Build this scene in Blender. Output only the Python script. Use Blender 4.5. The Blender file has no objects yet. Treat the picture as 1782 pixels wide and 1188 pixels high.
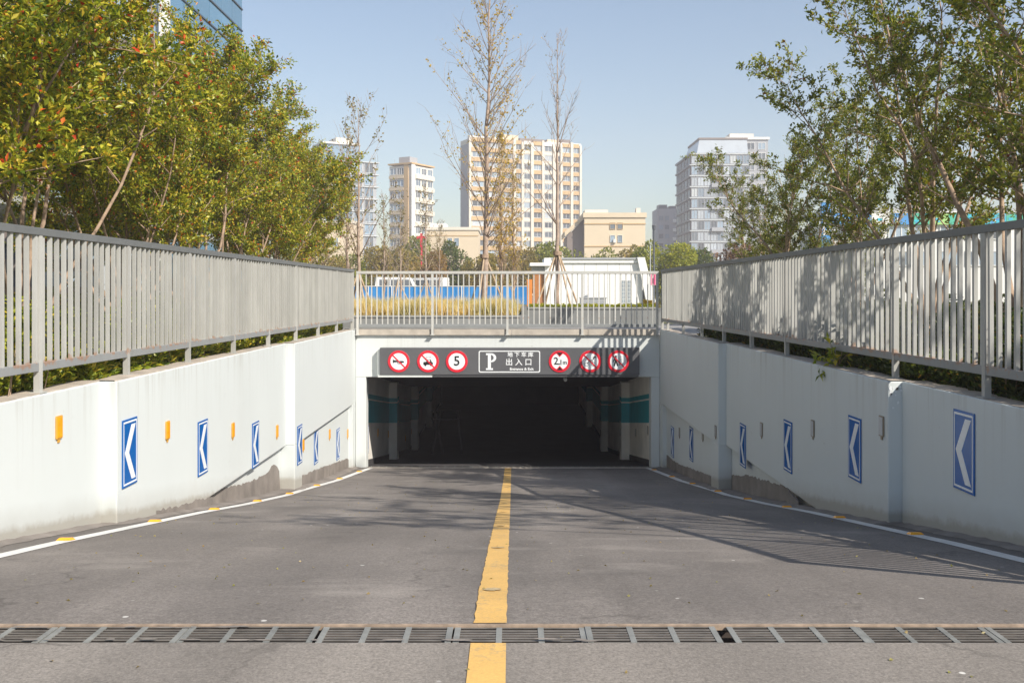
import bpy, math, random
import numpy as np
from mathutils import Vector, Matrix

scene = bpy.context.scene
COL = scene.collection
R = math.radians

# ------------------------------------------------------------------ camera
CAM_H = 1.6
F = 1732.0          # focal length in pixels of the 1782 px wide photograph
CX, CY = 889.0, 510.0
cam_data = bpy.data.cameras.new("camera")
cam_data.sensor_width = 36.0
cam_data.lens = 36.0 * F / 1782.0
cam_data.shift_x = (891 - CX) / 1782.0
cam_data.shift_y = -(594 - CY) / 1782.0
cam_data.clip_start = 0.05
cam_data.clip_end = 8000
cam = bpy.data.objects.new("camera", cam_data)
cam.location = (0, 0, CAM_H)
cam.rotation_euler = (R(90), 0, 0)
COL.objects.link(cam)
scene.camera = cam

# ------------------------------------------------------------------ light
SUN = Vector((1.0, -0.94, 1.12)).normalized()
ELEV = math.asin(SUN.z)
AZ = math.atan2(SUN.x, SUN.y)
world = bpy.data.worlds.new("World")
scene.world = world
world.use_nodes = True
wn = world.node_tree
wn.nodes.clear()
w_out = wn.nodes.new("ShaderNodeOutputWorld")
w_bg = wn.nodes.new("ShaderNodeBackground")
w_sky = wn.nodes.new("ShaderNodeTexSky")
w_sky.sky_type = 'NISHITA'
w_sky.sun_disc = False
w_sky.sun_elevation = ELEV
w_sky.sun_rotation = AZ
w_sky.altitude = 0
w_sky.air_density = 1.15
w_sky.dust_density = 1.0
w_sky.ozone_density = 1.1
w_bg.inputs[1].default_value = 0.11
wn.links.new(w_sky.outputs[0], w_bg.inputs[0])
wn.links.new(w_bg.outputs[0], w_out.inputs[0])

sun_d = bpy.data.lights.new("sun", 'SUN')
sun_d.energy = 5.0
sun_d.angle = R(0.53)
sun_d.color = (1.0, 0.935, 0.83)
sun_o = bpy.data.objects.new("sun", sun_d)
sun_o.rotation_euler = SUN.to_track_quat('Z', 'Y').to_euler()
sun_o.location = (30, -30, 40)
COL.objects.link(sun_o)

scene.view_settings.view_transform = 'Standard'
scene.view_settings.look = 'None'
scene.view_settings.gamma = 1.0
scene.view_settings.use_curve_mapping = False
scene.view_settings.exposure = 0.47
scene.render.engine = 'CYCLES'
scene.cycles.max_bounces = 8
scene.cycles.diffuse_bounces = 4
scene.cycles.transparent_max_bounces = 8


# ------------------------------------------------------------------ helpers
def P(px, py, Y):
    """world point at depth Y seen at photograph pixel (px, py)"""
    return Vector(((px - CX) / F * Y, Y, CAM_H - (py - CY) / F * Y))


def Ywall(px, X):
    return X * F / (px - CX)


ORIG = {}


def tag(o, label=None, cat=None, group=None, kind=None):
    if label:
        o["label"] = label
    if cat:
        o["category"] = cat
    if group:
        o["group"] = group
    if kind:
        o["kind"] = kind
    return o


def empty(name, loc, rz=0.0, label=None, cat=None, group=None):
    o = bpy.data.objects.new(name, None)
    o.empty_display_size = 0.2
    o.location = loc
    o.rotation_euler = (0, 0, rz)
    COL.objects.link(o)
    tag(o, label, cat, group)
    ORIG[o.name] = Vector(loc) if rz == 0 else Vector((0, 0, 0))
    return o


def link_obj(name, me, parent=None, loc=None):
    o = bpy.data.objects.new(name, me)
    COL.objects.link(o)
    if parent is not None:
        o.parent = parent
    if loc is not None:
        o.location = loc
    return o


def np_mesh(name, V, T, mats, mat_idx=None, smooth=False):
    """fast triangle mesh"""
    me = bpy.data.meshes.new(name)
    V = np.asarray(V, dtype=np.float32)
    T = np.asarray(T, dtype=np.int32)
    me.vertices.add(len(V))
    me.vertices.foreach_set("co", V.ravel())
    n = len(T)
    k = T.shape[1]
    me.loops.add(n * k)
    me.loops.foreach_set("vertex_index", T.ravel())
    me.polygons.add(n)
    me.polygons.foreach_set("loop_start", np.arange(0, n * k, k, dtype=np.int32))
    me.polygons.foreach_set("loop_total", np.full(n, k, dtype=np.int32))
    for m in mats:
        me.materials.append(m)
    if mat_idx is not None:
        me.polygons.foreach_set("material_index", np.asarray(mat_idx, dtype=np.int32))
    if smooth:
        me.polygons.foreach_set("use_smooth", np.ones(n, dtype=bool))
    me.update(calc_edges=True)
    return me


class MB:
    """collects shapes that become ONE mesh object"""

    def __init__(s):
        s.v, s.f, s.m = [], [], []
        s.mi = 0

    def add(s, vs, fs):
        b = len(s.v)
        s.v += [tuple(p) for p in vs]
        for f in fs:
            s.f.append(tuple(i + b for i in f))
            s.m.append(s.mi)
        return s

    def box(s, x0, x1, y0, y1, z0, z1):
        vs = [(x0, y0, z0), (x1, y0, z0), (x1, y1, z0), (x0, y1, z0),
              (x0, y0, z1), (x1, y0, z1), (x1, y1, z1), (x0, y1, z1)]
        fs = [(3, 2, 1, 0), (4, 5, 6, 7), (0, 1, 5, 4), (1, 2, 6, 5), (2, 3, 7, 6), (3, 0, 4, 7)]
        return s.add(vs, fs)

    def beam(s, p0, p1, w, h):
        """rectangular bar, w across, h up"""
        p0, p1 = Vector(p0), Vector(p1)
        d = (p1 - p0).normalized()
        up = Vector((0, 0, 1)) if abs(d.z) < 0.95 else Vector((0, 1, 0))
        a = d.cross(up).normalized() * w / 2
        b = a.cross(d).normalized() * h / 2
        vs = [p0 - a - b, p0 + a - b, p0 + a + b, p0 - a + b, p1 - a - b, p1 + a - b, p1 + a + b, p1 - a + b]
        fs = [(0, 1, 2, 3), (7, 6, 5, 4), (0, 4, 5, 1), (1, 5, 6, 2), (2, 6, 7, 3), (3, 7, 4, 0)]
        return s.add(vs, fs)

    def tube(s, pts, rs, n=6):
        pts = [Vector(p) for p in pts]
        if not hasattr(rs, '__len__'):
            rs = [rs] * len(pts)
        vs = []
        for i, p in enumerate(pts):
            d = (pts[min(i + 1, len(pts) - 1)] - pts[max(i - 1, 0)]).normalized()
            ref = Vector((1, 0, 0)) if abs(d.x) < 0.9 else Vector((0, 1, 0))
            a = d.cross(ref).normalized()
            b = d.cross(a)
            for k in range(n):
                t = 2 * math.pi * k / n
                vs.append(p + (a * math.cos(t) + b * math.sin(t)) * rs[i])
        fs = []
        for i in range(len(pts) - 1):
            for k in range(n):
                k2 = (k + 1) % n
                fs.append((i * n + k, i * n + k2, (i + 1) * n + k2, (i + 1) * n + k))
        fs.append(tuple(range(n - 1, -1, -1)))
        fs.append(tuple((len(pts) - 1) * n + k for k in range(n)))
        return s.add(vs, fs)

    def prism(s, poly, o, ax, ay, an, depth):
        """2D polygon placed with axes ax, ay at o and extruded along an"""
        o, ax, ay, an = Vector(o), Vector(ax), Vector(ay), Vector(an)
        n = len(poly)
        vs = [o + ax * x + ay * y for x, y in poly] + [o + ax * x + ay * y + an * depth for x, y in poly]
        fs = [tuple(range(n - 1, -1, -1)), tuple(range(n, 2 * n))]
        for k in range(n):
            k2 = (k + 1) % n
            fs.append((k, k2, n + k2, n + k))
        return s.add(vs, fs)

    def disc(s, r, o, ax, ay, an, depth, n=40, r_in=0):
        if r_in <= 0:
            return s.prism([(r * math.cos(2 * math.pi * k / n), r * math.sin(2 * math.pi * k / n)) for k in range(n)],
                           o, ax, ay, an, depth)
        o, ax, ay, an = Vector(o), Vector(ax), Vector(ay), Vector(an)
        vs = []
        for rr, dd in ((r, 0), (r, depth), (r_in, depth), (r_in, 0)):
            for k in range(n):
                t = 2 * math.pi * k / n
                vs.append(o + ax * rr * math.cos(t) + ay * rr * math.sin(t) + an * dd)
        fs = []
        for q in range(4):
            q2 = (q + 1) % 4
            for k in range(n):
                k2 = (k + 1) % n
                fs.append((q * n + k, q * n + k2, q2 * n + k2, q2 * n + k))
        return s.add(vs, fs)

    def mesh(s, name, mats, off=Vector((0, 0, 0)), smooth=False, fix=True):
        me = bpy.data.meshes.new(name)
        me.from_pydata([(x - off[0], y - off[1], z - off[2]) for x, y, z in s.v], [], s.f)
        if not isinstance(mats, (list, tuple)):
            mats = [mats]
        for m in mats:
            me.materials.append(m)
        if len(mats) > 1:
            me.polygons.foreach_set("material_index", s.m)
        if fix:
            import bmesh
            bm = bmesh.new()
            bm.from_mesh(me)
            bmesh.ops.recalc_face_normals(bm, faces=bm.faces)
            bm.to_mesh(me)
            bm.free()
        if smooth:
            me.polygons.foreach_set("use_smooth", [True] * len(me.polygons))
        me.update()
        return me

    def build(s, name, mats, parent=None, bevel=0.0, smooth=False, base=None):
        off = Vector((0, 0, 0))
        loc = None
        if parent is not None:
            off = ORIG.get(parent.name, Vector((0, 0, 0)))
        elif base is not None:
            off = Vector(base)
            loc = base
        o = link_obj(name, s.mesh(name, mats, off, smooth), parent, loc)
        ORIG[o.name] = off
        if bevel:
            b = o.modifiers.new("bevel", 'BEVEL')
            b.width = bevel
            b.segments = 2
            b.limit_method = 'ANGLE'
        return o


# ------------------------------------------------------------------ materials
def new_mat(name):
    m = bpy.data.materials.new(name)
    m.use_nodes = True
    nt = m.node_tree
    b = nt.nodes["Principled BSDF"]
    return m, nt, b


def N(nt, t, **kw):
    n = nt.nodes.new(t)
    for k, v in kw.items():
        if k in n.inputs:
            n.inputs[k].default_value = v
        else:
            setattr(n, k, v)
    return n


def ramp(nt, fac, stops, interp='LINEAR'):
    r = nt.nodes.new("ShaderNodeValToRGB")
    r.color_ramp.interpolation = interp
    el = r.color_ramp.elements
    while len(el) < len(stops):
        el.new(0.5)
    for e, (p, c) in zip(el, stops):
        e.position = p
        e.color = (c[0], c[1], c[2], 1) if hasattr(c, '__len__') else (c, c, c, 1)
    nt.links.new(fac, r.inputs[0])
    return r.outputs[0]


def mixc(nt, fac, a, b, mode='MIX'):
    n = nt.nodes.new("ShaderNodeMix")
    n.data_type = 'RGBA'
    n.blend_type = mode
    for s, v in ((n.inputs[0], fac), (n.inputs[6], a), (n.inputs[7], b)):
        if hasattr(v, 'is_linked') or hasattr(v, 'links'):
            nt.links.new(v, s)
        elif hasattr(v, '__len__'):
            s.default_value = (v[0], v[1], v[2], 1)
        else:
            s.default_value = v
    return n.outputs[2]


def math_n(nt, op, a, b=0.0, c=None, clamp=False):
    n = nt.nodes.new("ShaderNodeMath")
    n.operation = op
    n.use_clamp = clamp
    for s, v in zip(n.inputs, (a, b, c)):
        if v is None:
            continue
        if hasattr(v, 'links'):
            nt.links.new(v, s)
        else:
            s.default_value = v
    return n.outputs[0]


def noise(nt, vec, scale, detail=4, rough=0.55, stretch=None):
    if stretch:
        mp = nt.nodes.new("ShaderNodeMapping")
        mp.inputs["Scale"].default_value = stretch
        nt.links.new(vec, mp.inputs[0])
        vec = mp.outputs[0]
    n = N(nt, "ShaderNodeTexNoise", Scale=scale, Detail=detail, Roughness=rough)
    nt.links.new(vec, n.inputs["Vector"])
    return n.outputs[0]


def pos(nt):
    return nt.nodes.new("ShaderNodeNewGeometry").outputs["Position"]


def bump(nt, b, height, strength=0.2, dist=0.01):
    n = N(nt, "ShaderNodeBump", Strength=strength, Distance=dist)
    nt.links.new(height, n.inputs["Height"])
    nt.links.new(n.outputs[0], b.inputs["Normal"])


def simple(name, c, rough=0.6, var=0.12, scale=6.0, metal=0.0, bmp=0.0, bscale=60, spec=0.5, obj_var=0.0):
    m, nt, b = new_mat(name)
    p = pos(nt)
    n1 = noise(nt, p, scale, 5)
    lo = tuple(x * (1 - var) for x in c)
    hi = tuple(min(1, x * (1 + var)) for x in c)
    col = ramp(nt, n1, [(0.3, lo), (0.7, hi)])
    if obj_var:
        oi = nt.nodes.new("ShaderNodeObjectInfo")
        v = ramp(nt, oi.outputs["Random"], [(0, 1 - obj_var), (1, 1.0)])
        col = mixc(nt, 1.0, col, v, 'MULTIPLY')
    nt.links.new(col, b.inputs["Base Color"])
    b.inputs["Roughness"].default_value = rough
    b.inputs["Metallic"].default_value = metal
    b.inputs["Specular IOR Level"].default_value = spec
    if bmp:
        bump(nt, b, noise(nt, p, bscale, 3), bmp, 0.01)
    return m


def wall_paint(name, c, dirt=(0.30, 0.27, 0.22), streak=0.12, base_dirt=None):
    m, nt, b = new_mat(name)
    p = pos(nt)
    big = noise(nt, p, 0.55, 5)
    col = ramp(nt, big, [(0.25, tuple(x * 0.93 for x in c)), (0.75, c)])
    st = noise(nt, p, 1.0, 6, 0.65, (0.9, 0.9, 0.3))
    f = ramp(nt, st, [(0.58, 0.0), (0.9, streak)])
    col = mixc(nt, f, col, dirt)
    sp = noise(nt, p, 9, 6, 0.7)
    f2 = ramp(nt, sp, [(0.66, 0.0), (0.80, 0.4)])
    col = mixc(nt, f2, col, dirt)
    sz = nt.nodes.new("ShaderNodeSeparateXYZ")
    nt.links.new(p, sz.inputs[0])
    rs_ = noise(nt, p, 1.0, 5, 0.7, (7, 7, 0.35))
    drop = ramp(nt, math_n(nt, 'SUBTRACT', 0.70, sz.outputs[2]), [(0.0, 0.55), (0.25, 0.22), (0.9, 0.0)])
    fr_ = math_n(nt, 'MULTIPLY', ramp(nt, rs_, [(0.50, 0.0), (0.72, 1.0)]), drop)
    col = mixc(nt, fr_, col, (0.36, 0.34, 0.29))
    # scuffs and scratches low on the wall
    sc = noise(nt, p, 3.0, 8, 0.75, (1, 1.0, 2.6))
    f3 = ramp(nt, sc, [(0.655, 0.0), (0.68, 0.5), (0.705, 0.0)])
    col = mixc(nt, f3, col, (0.24, 0.23, 0.21))
    if base_dirt:
        # splashed dirt along the foot of the wall; ramp falls away from the drain
        sx = nt.nodes.new("ShaderNodeSeparateXYZ")
        nt.links.new(p, sx.inputs[0])
        ry = math_n(nt, 'MULTIPLY', math_n(nt, 'SUBTRACT', sx.outputs[1], 4.9), -0.141)
        h = math_n(nt, 'SUBTRACT', sx.outputs[2], ry)
        g = noise(nt, p, 5, 6, 0.7)
        hh = math_n(nt, 'SUBTRACT', h, math_n(nt, 'MULTIPLY', g, base_dirt))
        f4 = ramp(nt, hh, [(0.0, 0.75), (0.07, 0.25), (0.25, 0.0)])
        col = mixc(nt, f4, col, dirt)
    nt.links.new(col, b.inputs["Base Color"])
    b.inputs["Roughness"].default_value = 0.6
    b.inputs["Specular IOR Level"].default_value = 0.3
    bump(nt, b, noise(nt, p, 18, 8, 0.7), 0.25, 0.006)
    return m


def asphalt(name, base, warm):
    m, nt, b = new_mat(name)
    p = pos(nt)
    big = noise(nt, p, 0.35, 4)
    tracks = noise(nt, p, 1.0, 5, 0.6, (1.15, 0.07, 1))
    fine = noise(nt, p, 70, 4, 0.8)
    grit = noise(nt, p, 28, 6, 0.75)
    col = ramp(nt, big, [(0.3, tuple(x * 0.86 for x in base)), (0.7, warm)])
    col = mixc(nt, 1.0, col, ramp(nt, tracks, [(0.3, 0.70), (0.72, 1.12)]), 'MULTIPLY')
    col = mixc(nt, 1.0, col, ramp(nt, fine, [(0.25, 0.5), (0.5, 1.0), (0.78, 1.5)]), 'MULTIPLY')
    col = mixc(nt, 1.0, col, ramp(nt, grit, [(0.3, 0.76), (0.7, 1.2)]), 'MULTIPLY')
    sxw = nt.nodes.new("ShaderNodeSeparateXYZ")
    nt.links.new(p, sxw.inputs[0])
    wob_ = math_n(nt, 'MULTIPLY', noise(nt, p, 0.7, 3), 0.5)
    wpth = math_n(nt, 'COSINE', math_n(nt, 'MULTIPLY', math_n(nt, 'ADD', math_n(nt, 'ABSOLUTE', math_n(nt, 'ADD', sxw.outputs[0], 0.1)), wob_), 4.19))
    wf = math_n(nt, 'MULTIPLY', math_n(nt, 'ADD', math_n(nt, 'MULTIPLY', wpth, 0.5), 0.5), ramp(nt, tracks, [(0.3, 0.25), (0.65, 1.0)]))
    col = mixc(nt, math_n(nt, 'MULTIPLY', wf, 0.28), col, (0.09, 0.082, 0.078))
    # pale dusty patches
    dust = noise(nt, p, 1.0, 7, 0.62, (0.55, 1.2, 1))
    col = mixc(nt, ramp(nt, dust, [(0.58, 0.0), (0.76, 0.5)]), col, (0.42, 0.38, 0.34))
    # dark oily stains
    oil = noise(nt, p, 0.9, 6, 0.6)
    col = mixc(nt, ramp(nt, oil, [(0.60, 0.0), (0.74, 0.45)]), col, (0.07, 0.065, 0.06))
    # white specks of grit and scraps
    vor = N(nt, "ShaderNodeTexVoronoi", Scale=4.2)
    nt.links.new(p, vor.inputs["Vector"])
    f = ramp(nt, vor.outputs["Distance"], [(0.0, 0.95), (0.05, 0.9), (0.07, 0.0)])
    keep = ramp(nt, noise(nt, p, 0.8, 3), [(0.45, 0.0), (0.56, 1.0)])
    f = math_n(nt, 'MULTIPLY', f, keep)
    col = mixc(nt, f, col, (0.62, 0.60, 0.56))
    sxx = nt.nodes.new("ShaderNodeSeparateXYZ")
    nt.links.new(p, sxx.inputs[0])
    edge = math_n(nt, 'ADD', math_n(nt, 'ABSOLUTE', sxx.outputs[0]), math_n(nt, 'MULTIPLY', noise(nt, p, 2.0, 6, 0.7), 0.9))
    col = mixc(nt, ramp(nt, math_n(nt, 'MULTIPLY', edge, 0.2), [(0.70, 0.0), (0.86, 0.6)]), col, (0.11, 0.10, 0.09))
    # hairline cracks
    cr = N(nt, "ShaderNodeTexVoronoi", Scale=0.33, feature='DISTANCE_TO_EDGE')
    mp = nt.nodes.new("ShaderNodeVectorMath")
    mp.operation = 'ADD'
    wob = N(nt, "ShaderNodeTexNoise", Scale=2.2, Detail=6)
    nt.links.new(p, wob.inputs["Vector"])
    nt.links.new(p, mp.inputs[0])
    nt.links.new(wob.outputs["Color"], mp.inputs[1])
    nt.links.new(mp.outputs[0], cr.inputs["Vector"])
    fc = ramp(nt, cr.outputs["Distance"], [(0.0, 0.5), (0.003, 0.4), (0.006, 0.0)])
    fc = math_n(nt, 'MULTIPLY', fc, ramp(nt, noise(nt, p, 0.6, 2), [(0.5, 0.0), (0.6, 1.0)]))
    col = mixc(nt, fc, col, (0.05, 0.045, 0.04))
    nt.links.new(col, b.inputs["Base Color"])
    b.inputs["Roughness"].default_value = 0.85
    b.inputs["Specular IOR Level"].default_value = 0.25
    h = math_n(nt, 'ADD', fine, grit)
    bump(nt, b, h, 0.35, 0.006)
    return m


def road_paint(name, c, wear=(0.2, 0.19, 0.17), amount=0.5):
    m, nt, b = new_mat(name)
    p = pos(nt)
    n1 = noise(nt, p, 22, 8, 0.75)
    n2 = noise(nt, p, 1.4, 4)
    s = math_n(nt, 'ADD', math_n(nt, 'MULTIPLY', n1, 0.6), math_n(nt, 'MULTIPLY', n2, 0.4))
    col = ramp(nt, noise(nt, p, 3, 5), [(0.3, tuple(x * 0.85 for x in c)), (0.7, c)])
    col = mixc(nt, ramp(nt, s, [(0.53, 0.0), (0.66, amount)]), col, wear)
    fine = noise(nt, p, 70, 4, 0.8)
    col = mixc(nt, 1.0, col, ramp(nt, fine, [(0.25, 0.8), (0.7, 1.08)]), 'MULTIPLY')
    nt.links.new(col, b.inputs["Base Color"])
    b.inputs["Roughness"].default_value = 0.7
    bump(nt, b, fine, 0.25, 0.005)
    return m


def metal_paint(name, c, rust=0.5, rust_at=0.66, rough=0.5):
    """painted steel with dull patches, chips and rust that gathers near the lower welds"""
    m, nt, b = new_mat(name)
    p = pos(nt)
    oi = nt.nodes.new("ShaderNodeObjectInfo")
    n1 = noise(nt, p, 2.3, 5)
    col = ramp(nt, n1, [(0.3, tuple(x * 0.86 for x in c)), (0.7, c)])
    col = mixc(nt, 1.0, col, ramp(nt, oi.outputs["Random"], [(0, 0.86), (1, 1.04)]), 'MULTIPLY')
    st = noise(nt, p, 1.0, 5, 0.6, (9, 9, 1.1))
    col = mixc(nt, ramp(nt, st, [(0.5, 0.0), (0.8, 0.4)]), col, tuple(x * 0.6 for x in c))
    sx = nt.nodes.new("ShaderNodeSeparateXYZ")
    nt.links.new(p, sx.inputs[0])
    near = math_n(nt, 'ABSOLUTE', math_n(nt, 'SUBTRACT', sx.outputs[2], 0.985))
    nb = ramp(nt, near, [(0.0, 0.20), (0.08, 0.0)])
    rn = math_n(nt, 'ADD', noise(nt, p, 7, 7, 0.7), nb)
    col = mixc(nt, ramp(nt, rn, [(rust_at, 0.0), (rust_at + 0.06, rust)]), col, (0.33, 0.15, 0.06))
    nt.links.new(col, b.inputs["Base Color"])
    b.inputs["Roughness"].default_value = rough
    return m


def leaf_mat(name, stops, trans=0.42, rough=0.36):
    m, nt, b = new_mat(name)
    g = nt.nodes.new("ShaderNodeNewGeometry")
    col = ramp(nt, g.outputs["Random Per Island"], stops)
    nv = noise(nt, g.outputs["Position"], 1.3, 3)
    col = mixc(nt, 1.0, col, ramp(nt, nv, [(0.3, (0.75, 0.8, 0.7)), (0.7, (1.2, 1.12, 1.0))]), 'MULTIPLY')
    nt.links.new(col, b.inputs["Base Color"])
    b.inputs["Roughness"].default_value = rough
    b.inputs["Specular IOR Level"].default_value = 0.45
    tr = nt.nodes.new("ShaderNodeBsdfTranslucent")
    nt.links.new(mixc(nt, 1.0, col, (1.2, 1.25, 0.6), 'MULTIPLY'), tr.inputs[0])
    mx = nt.nodes.new("ShaderNodeMixShader")
    mx.inputs[0].default_value = trans
    nt.links.new(b.outputs[0], mx.inputs[1])
    nt.links.new(tr.outputs[0], mx.inputs[2])
    nt.links.new(mx.outputs[0], nt.nodes["Material Output"].inputs[0])
    return m


def glass_mat(name, c, rough=0.08, var=0.3, spec=0.8):
    m, nt, b = new_mat(name)
    oi = nt.nodes.new("ShaderNodeObjectInfo")
    p = pos(nt)
    f = math_n(nt, 'ADD', math_n(nt, 'MULTIPLY', oi.outputs["Random"], 0.6), math_n(nt, 'MULTIPLY', noise(nt, p, 0.4, 3), 0.4))
    col = ramp(nt, f, [(0.2, tuple(x * (1 - var) for x in c)), (0.8, tuple(min(1, x * (1 + var)) for x in c))])
    nt.links.new(col, b.inputs["Base Color"])
    b.inputs["Roughness"].default_value = rough
    b.inputs["Specular IOR Level"].default_value = spec
    return m


M = {}
M['asphalt'] = asphalt("asphalt", (0.205, 0.184, 0.168), (0.275, 0.245, 0.222))
M['apron'] = asphalt("apron_asphalt", (0.25, 0.226, 0.202), (0.315, 0.282, 0.25))
M['wall'] = wall_paint("wall_paint", (0.63, 0.665, 0.66), base_dirt=0.16)
M['portal'] = wall_paint("portal_paint", (0.655, 0.68, 0.665), streak=0.08)
M['mortar'] = simple("bare_mortar", (0.21, 0.185, 0.165), 0.9, 0.25, 3, bmp=0.5, bscale=40)
M['coping'] = simple("stone_coping", (0.46, 0.41, 0.35), 0.8, 0.15, 5, bmp=0.2)
M['wallcap'] = simple("wall_top_mortar", (0.42, 0.36, 0.30), 0.9, 0.25, 4, bmp=0.4)
M['yellow'] = road_paint("yellow_road_paint", (0.74, 0.455, 0.14), (0.30, 0.25, 0.18), 0.8)
M['white_line'] = road_paint("white_road_paint", (0.76, 0.75, 0.72), (0.28, 0.26, 0.24), 0.6)
M['bar'] = metal_paint("grey_bar_paint", (0.47, 0.465, 0.435), 0.55, 0.70)
M['rail'] = metal_paint("dark_rail_paint", (0.165, 0.172, 0.172), 0.5, 0.74)
M['rail2'] = metal_paint("bottom_rail_paint", (0.30, 0.31, 0.31), 0.6, 0.68)
M['railing'] = metal_paint("pale_railing_paint", (0.62, 0.61, 0.57), 0.5, 0.70)
M['iron'] = simple("grate_iron", (0.19, 0.17, 0.15), 0.6, 0.25, 12, metal=0.3, obj_var=0.25)
M['grate_frame'] = simple("grate_frame_steel", (0.225, 0.228, 0.215), 0.6, 0.2, 12, obj_var=0.2)
M['scar'] = simple("worn_stud_scar", (0.47, 0.36, 0.20), 0.85, 0.3, 40, bmp=0.4)
M['rust'] = simple("rusty_edge_steel", (0.30, 0.225, 0.165), 0.8, 0.35, 14)
M['pit'] = simple("dark_channel", (0.06, 0.045, 0.038), 0.9, 0.4, 6)  # even dark brown for the whole trough
M['blue_sign'] = simple("blue_sign_film", (0.006, 0.115, 0.40), 0.22, 0.08, 3)
M['white_film'] = simple("white_sign_film", (0.80, 0.82, 0.83), 0.3, 0.05, 5)
M['red_film'] = simple("red_sign_film", (0.66, 0.015, 0.035), 0.35, 0.08, 5)
M['black_film'] = simple("black_sign_film", (0.015, 0.015, 0.017), 0.4, 0.1, 5)
M['board'] = simple("dark_grey_sign_board", (0.105, 0.105, 0.112), 0.45, 0.12, 1.2)
M['amber'] = simple("amber_reflector", (0.85, 0.36, 0.01), 0.25, 0.12, 30)
M['clear_ref'] = simple("white_reflector", (0.62, 0.62, 0.62), 0.2, 0.1, 30)
M['ref_case'] = simple("reflector_case", (0.25, 0.2, 0.14), 0.5, 0.1, 20)
M['amber_case'] = simple("amber_case", (0.62, 0.33, 0.05), 0.4, 0.1, 20)
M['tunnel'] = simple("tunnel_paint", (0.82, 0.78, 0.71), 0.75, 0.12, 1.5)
M['tunnel_dark'] = simple("tunnel_gloom", (0.045, 0.042, 0.045), 0.9, 0.2, 1.5)  # dark floor coat, with the gloom of the passage put into the colour
M['teal'] = simple("teal_stripe_paint", (0.015, 0.36, 0.43), 0.6, 0.12, 2)
M['soil'] = simple("soil", (0.13, 0.10, 0.07), 0.95, 0.35, 1.5, bmp=0.5, bscale=10)
M['lawn'] = simple("lawn_ground", (0.12, 0.12, 0.045), 0.95, 0.3, 0.4, bmp=0.4, bscale=8)
M['pave'] = simple("paving", (0.27, 0.26, 0.25), 0.85, 0.12, 1.2)
M['planter'] = simple("grey_planter_stone", (0.21, 0.215, 0.21), 0.75, 0.2, 1.0, bmp=0.15, obj_var=0.12)
M['planter_cap'] = simple("planter_cap_stone", (0.30, 0.30, 0.28), 0.75, 0.12, 2)
M['bark'] = simple("brown_bark", (0.36, 0.255, 0.18), 0.9, 0.35, 9, bmp=0.6, bscale=45)
M['bark_pale'] = simple("pale_bark", (0.36, 0.27, 0.21), 0.9, 0.25, 9, bmp=0.6, bscale=45)
M['pole_wood'] = simple("prop_pole_wood", (0.45, 0.33, 0.22), 0.8, 0.2, 8)
GREEN = [(0.0, (0.06, 0.105, 0.015)), (0.2, (0.16, 0.22, 0.028)), (0.48, (0.36, 0.39, 0.04)),
         (0.76, (0.53, 0.51, 0.055)), (0.93, (0.66, 0.47, 0.06)), (0.965, (0.55, 0.20, 0.04)), (1.0, (0.65, 0.05, 0.025))]
M['leaf_l'] = leaf_mat("yellow_green_leaf", GREEN)
M['leaf_r'] = leaf_mat("dark_green_leaf", [(0.0, (0.075, 0.12, 0.02)), (0.35, (0.20, 0.235, 0.038)), (0.72, (0.38, 0.375, 0.058)),
                                           (0.93, (0.2, 0.18, 0.03)), (0.98, (0.26, 0.12, 0.03)), (1.0, (0.3, 0.06, 0.02))])
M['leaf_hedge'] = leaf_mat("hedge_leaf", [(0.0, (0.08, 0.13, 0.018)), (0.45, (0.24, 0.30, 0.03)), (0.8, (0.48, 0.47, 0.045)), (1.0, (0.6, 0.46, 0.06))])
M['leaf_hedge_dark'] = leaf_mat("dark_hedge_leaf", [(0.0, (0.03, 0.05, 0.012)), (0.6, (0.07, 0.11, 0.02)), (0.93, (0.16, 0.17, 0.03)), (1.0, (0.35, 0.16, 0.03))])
M['leaf_yellow'] = leaf_mat("autumn_yellow_leaf", [(0.0, (0.42, 0.29, 0.06)), (0.5, (0.58, 0.41, 0.07)), (1.0, (0.68, 0.46, 0.06))])
M['leaf_tan'] = leaf_mat("withered_leaf", [(0.0, (0.28, 0.2, 0.1)), (0.6, (0.36, 0.29, 0.16)), (1.0, (0.30, 0.30, 0.10))])
M['straw'] = leaf_mat("dry_grass", [(0.0, (0.56, 0.44, 0.20)), (0.6, (0.72, 0.60, 0.32)), (1.0, (0.78, 0.68, 0.42))], 0.3, 0.7)
M['leaf_lime'] = leaf_mat("lime_shrub_leaf", [(0.0, (0.2, 0.24, 0.03)), (0.6, (0.40, 0.42, 0.045)), (1.0, (0.56, 0.5, 0.06))])
M['far_green'] = leaf_mat("far_tree_leaf", [(0.0, (0.12, 0.15, 0.028)), (0.6, (0.28, 0.31, 0.045)), (1.0, (0.44, 0.41, 0.07))])
M['far_dark'] = leaf_mat("far_dark_leaf", [(0.0, (0.06, 0.10, 0.022)), (0.6, (0.13, 0.18, 0.035)), (1.0, (0.22, 0.24, 0.05))])
M['far_olive'] = leaf_mat("far_olive_leaf", [(0.0, (0.22, 0.18, 0.05)), (0.6, (0.36, 0.29, 0.075)), (1.0, (0.48, 0.36, 0.1))])
M['far_orange'] = leaf_mat("far_orange_leaf", [(0.0, (0.25, 0.15, 0.04)), (0.6, (0.38, 0.25, 0.05)), (1.0, (0.36, 0.18, 0.06))])
M['far_red'] = leaf_mat("far_red_leaf", [(0.0, (0.12, 0.06, 0.04)), (0.6, (0.23, 0.11, 0.07)), (1.0, (0.24, 0.16, 0.07))])
M['hoarding'] = simple("blue_hoarding", (0.005, 0.21, 0.56), 0.5, 0.06, 0.5, obj_var=0.08)
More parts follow.
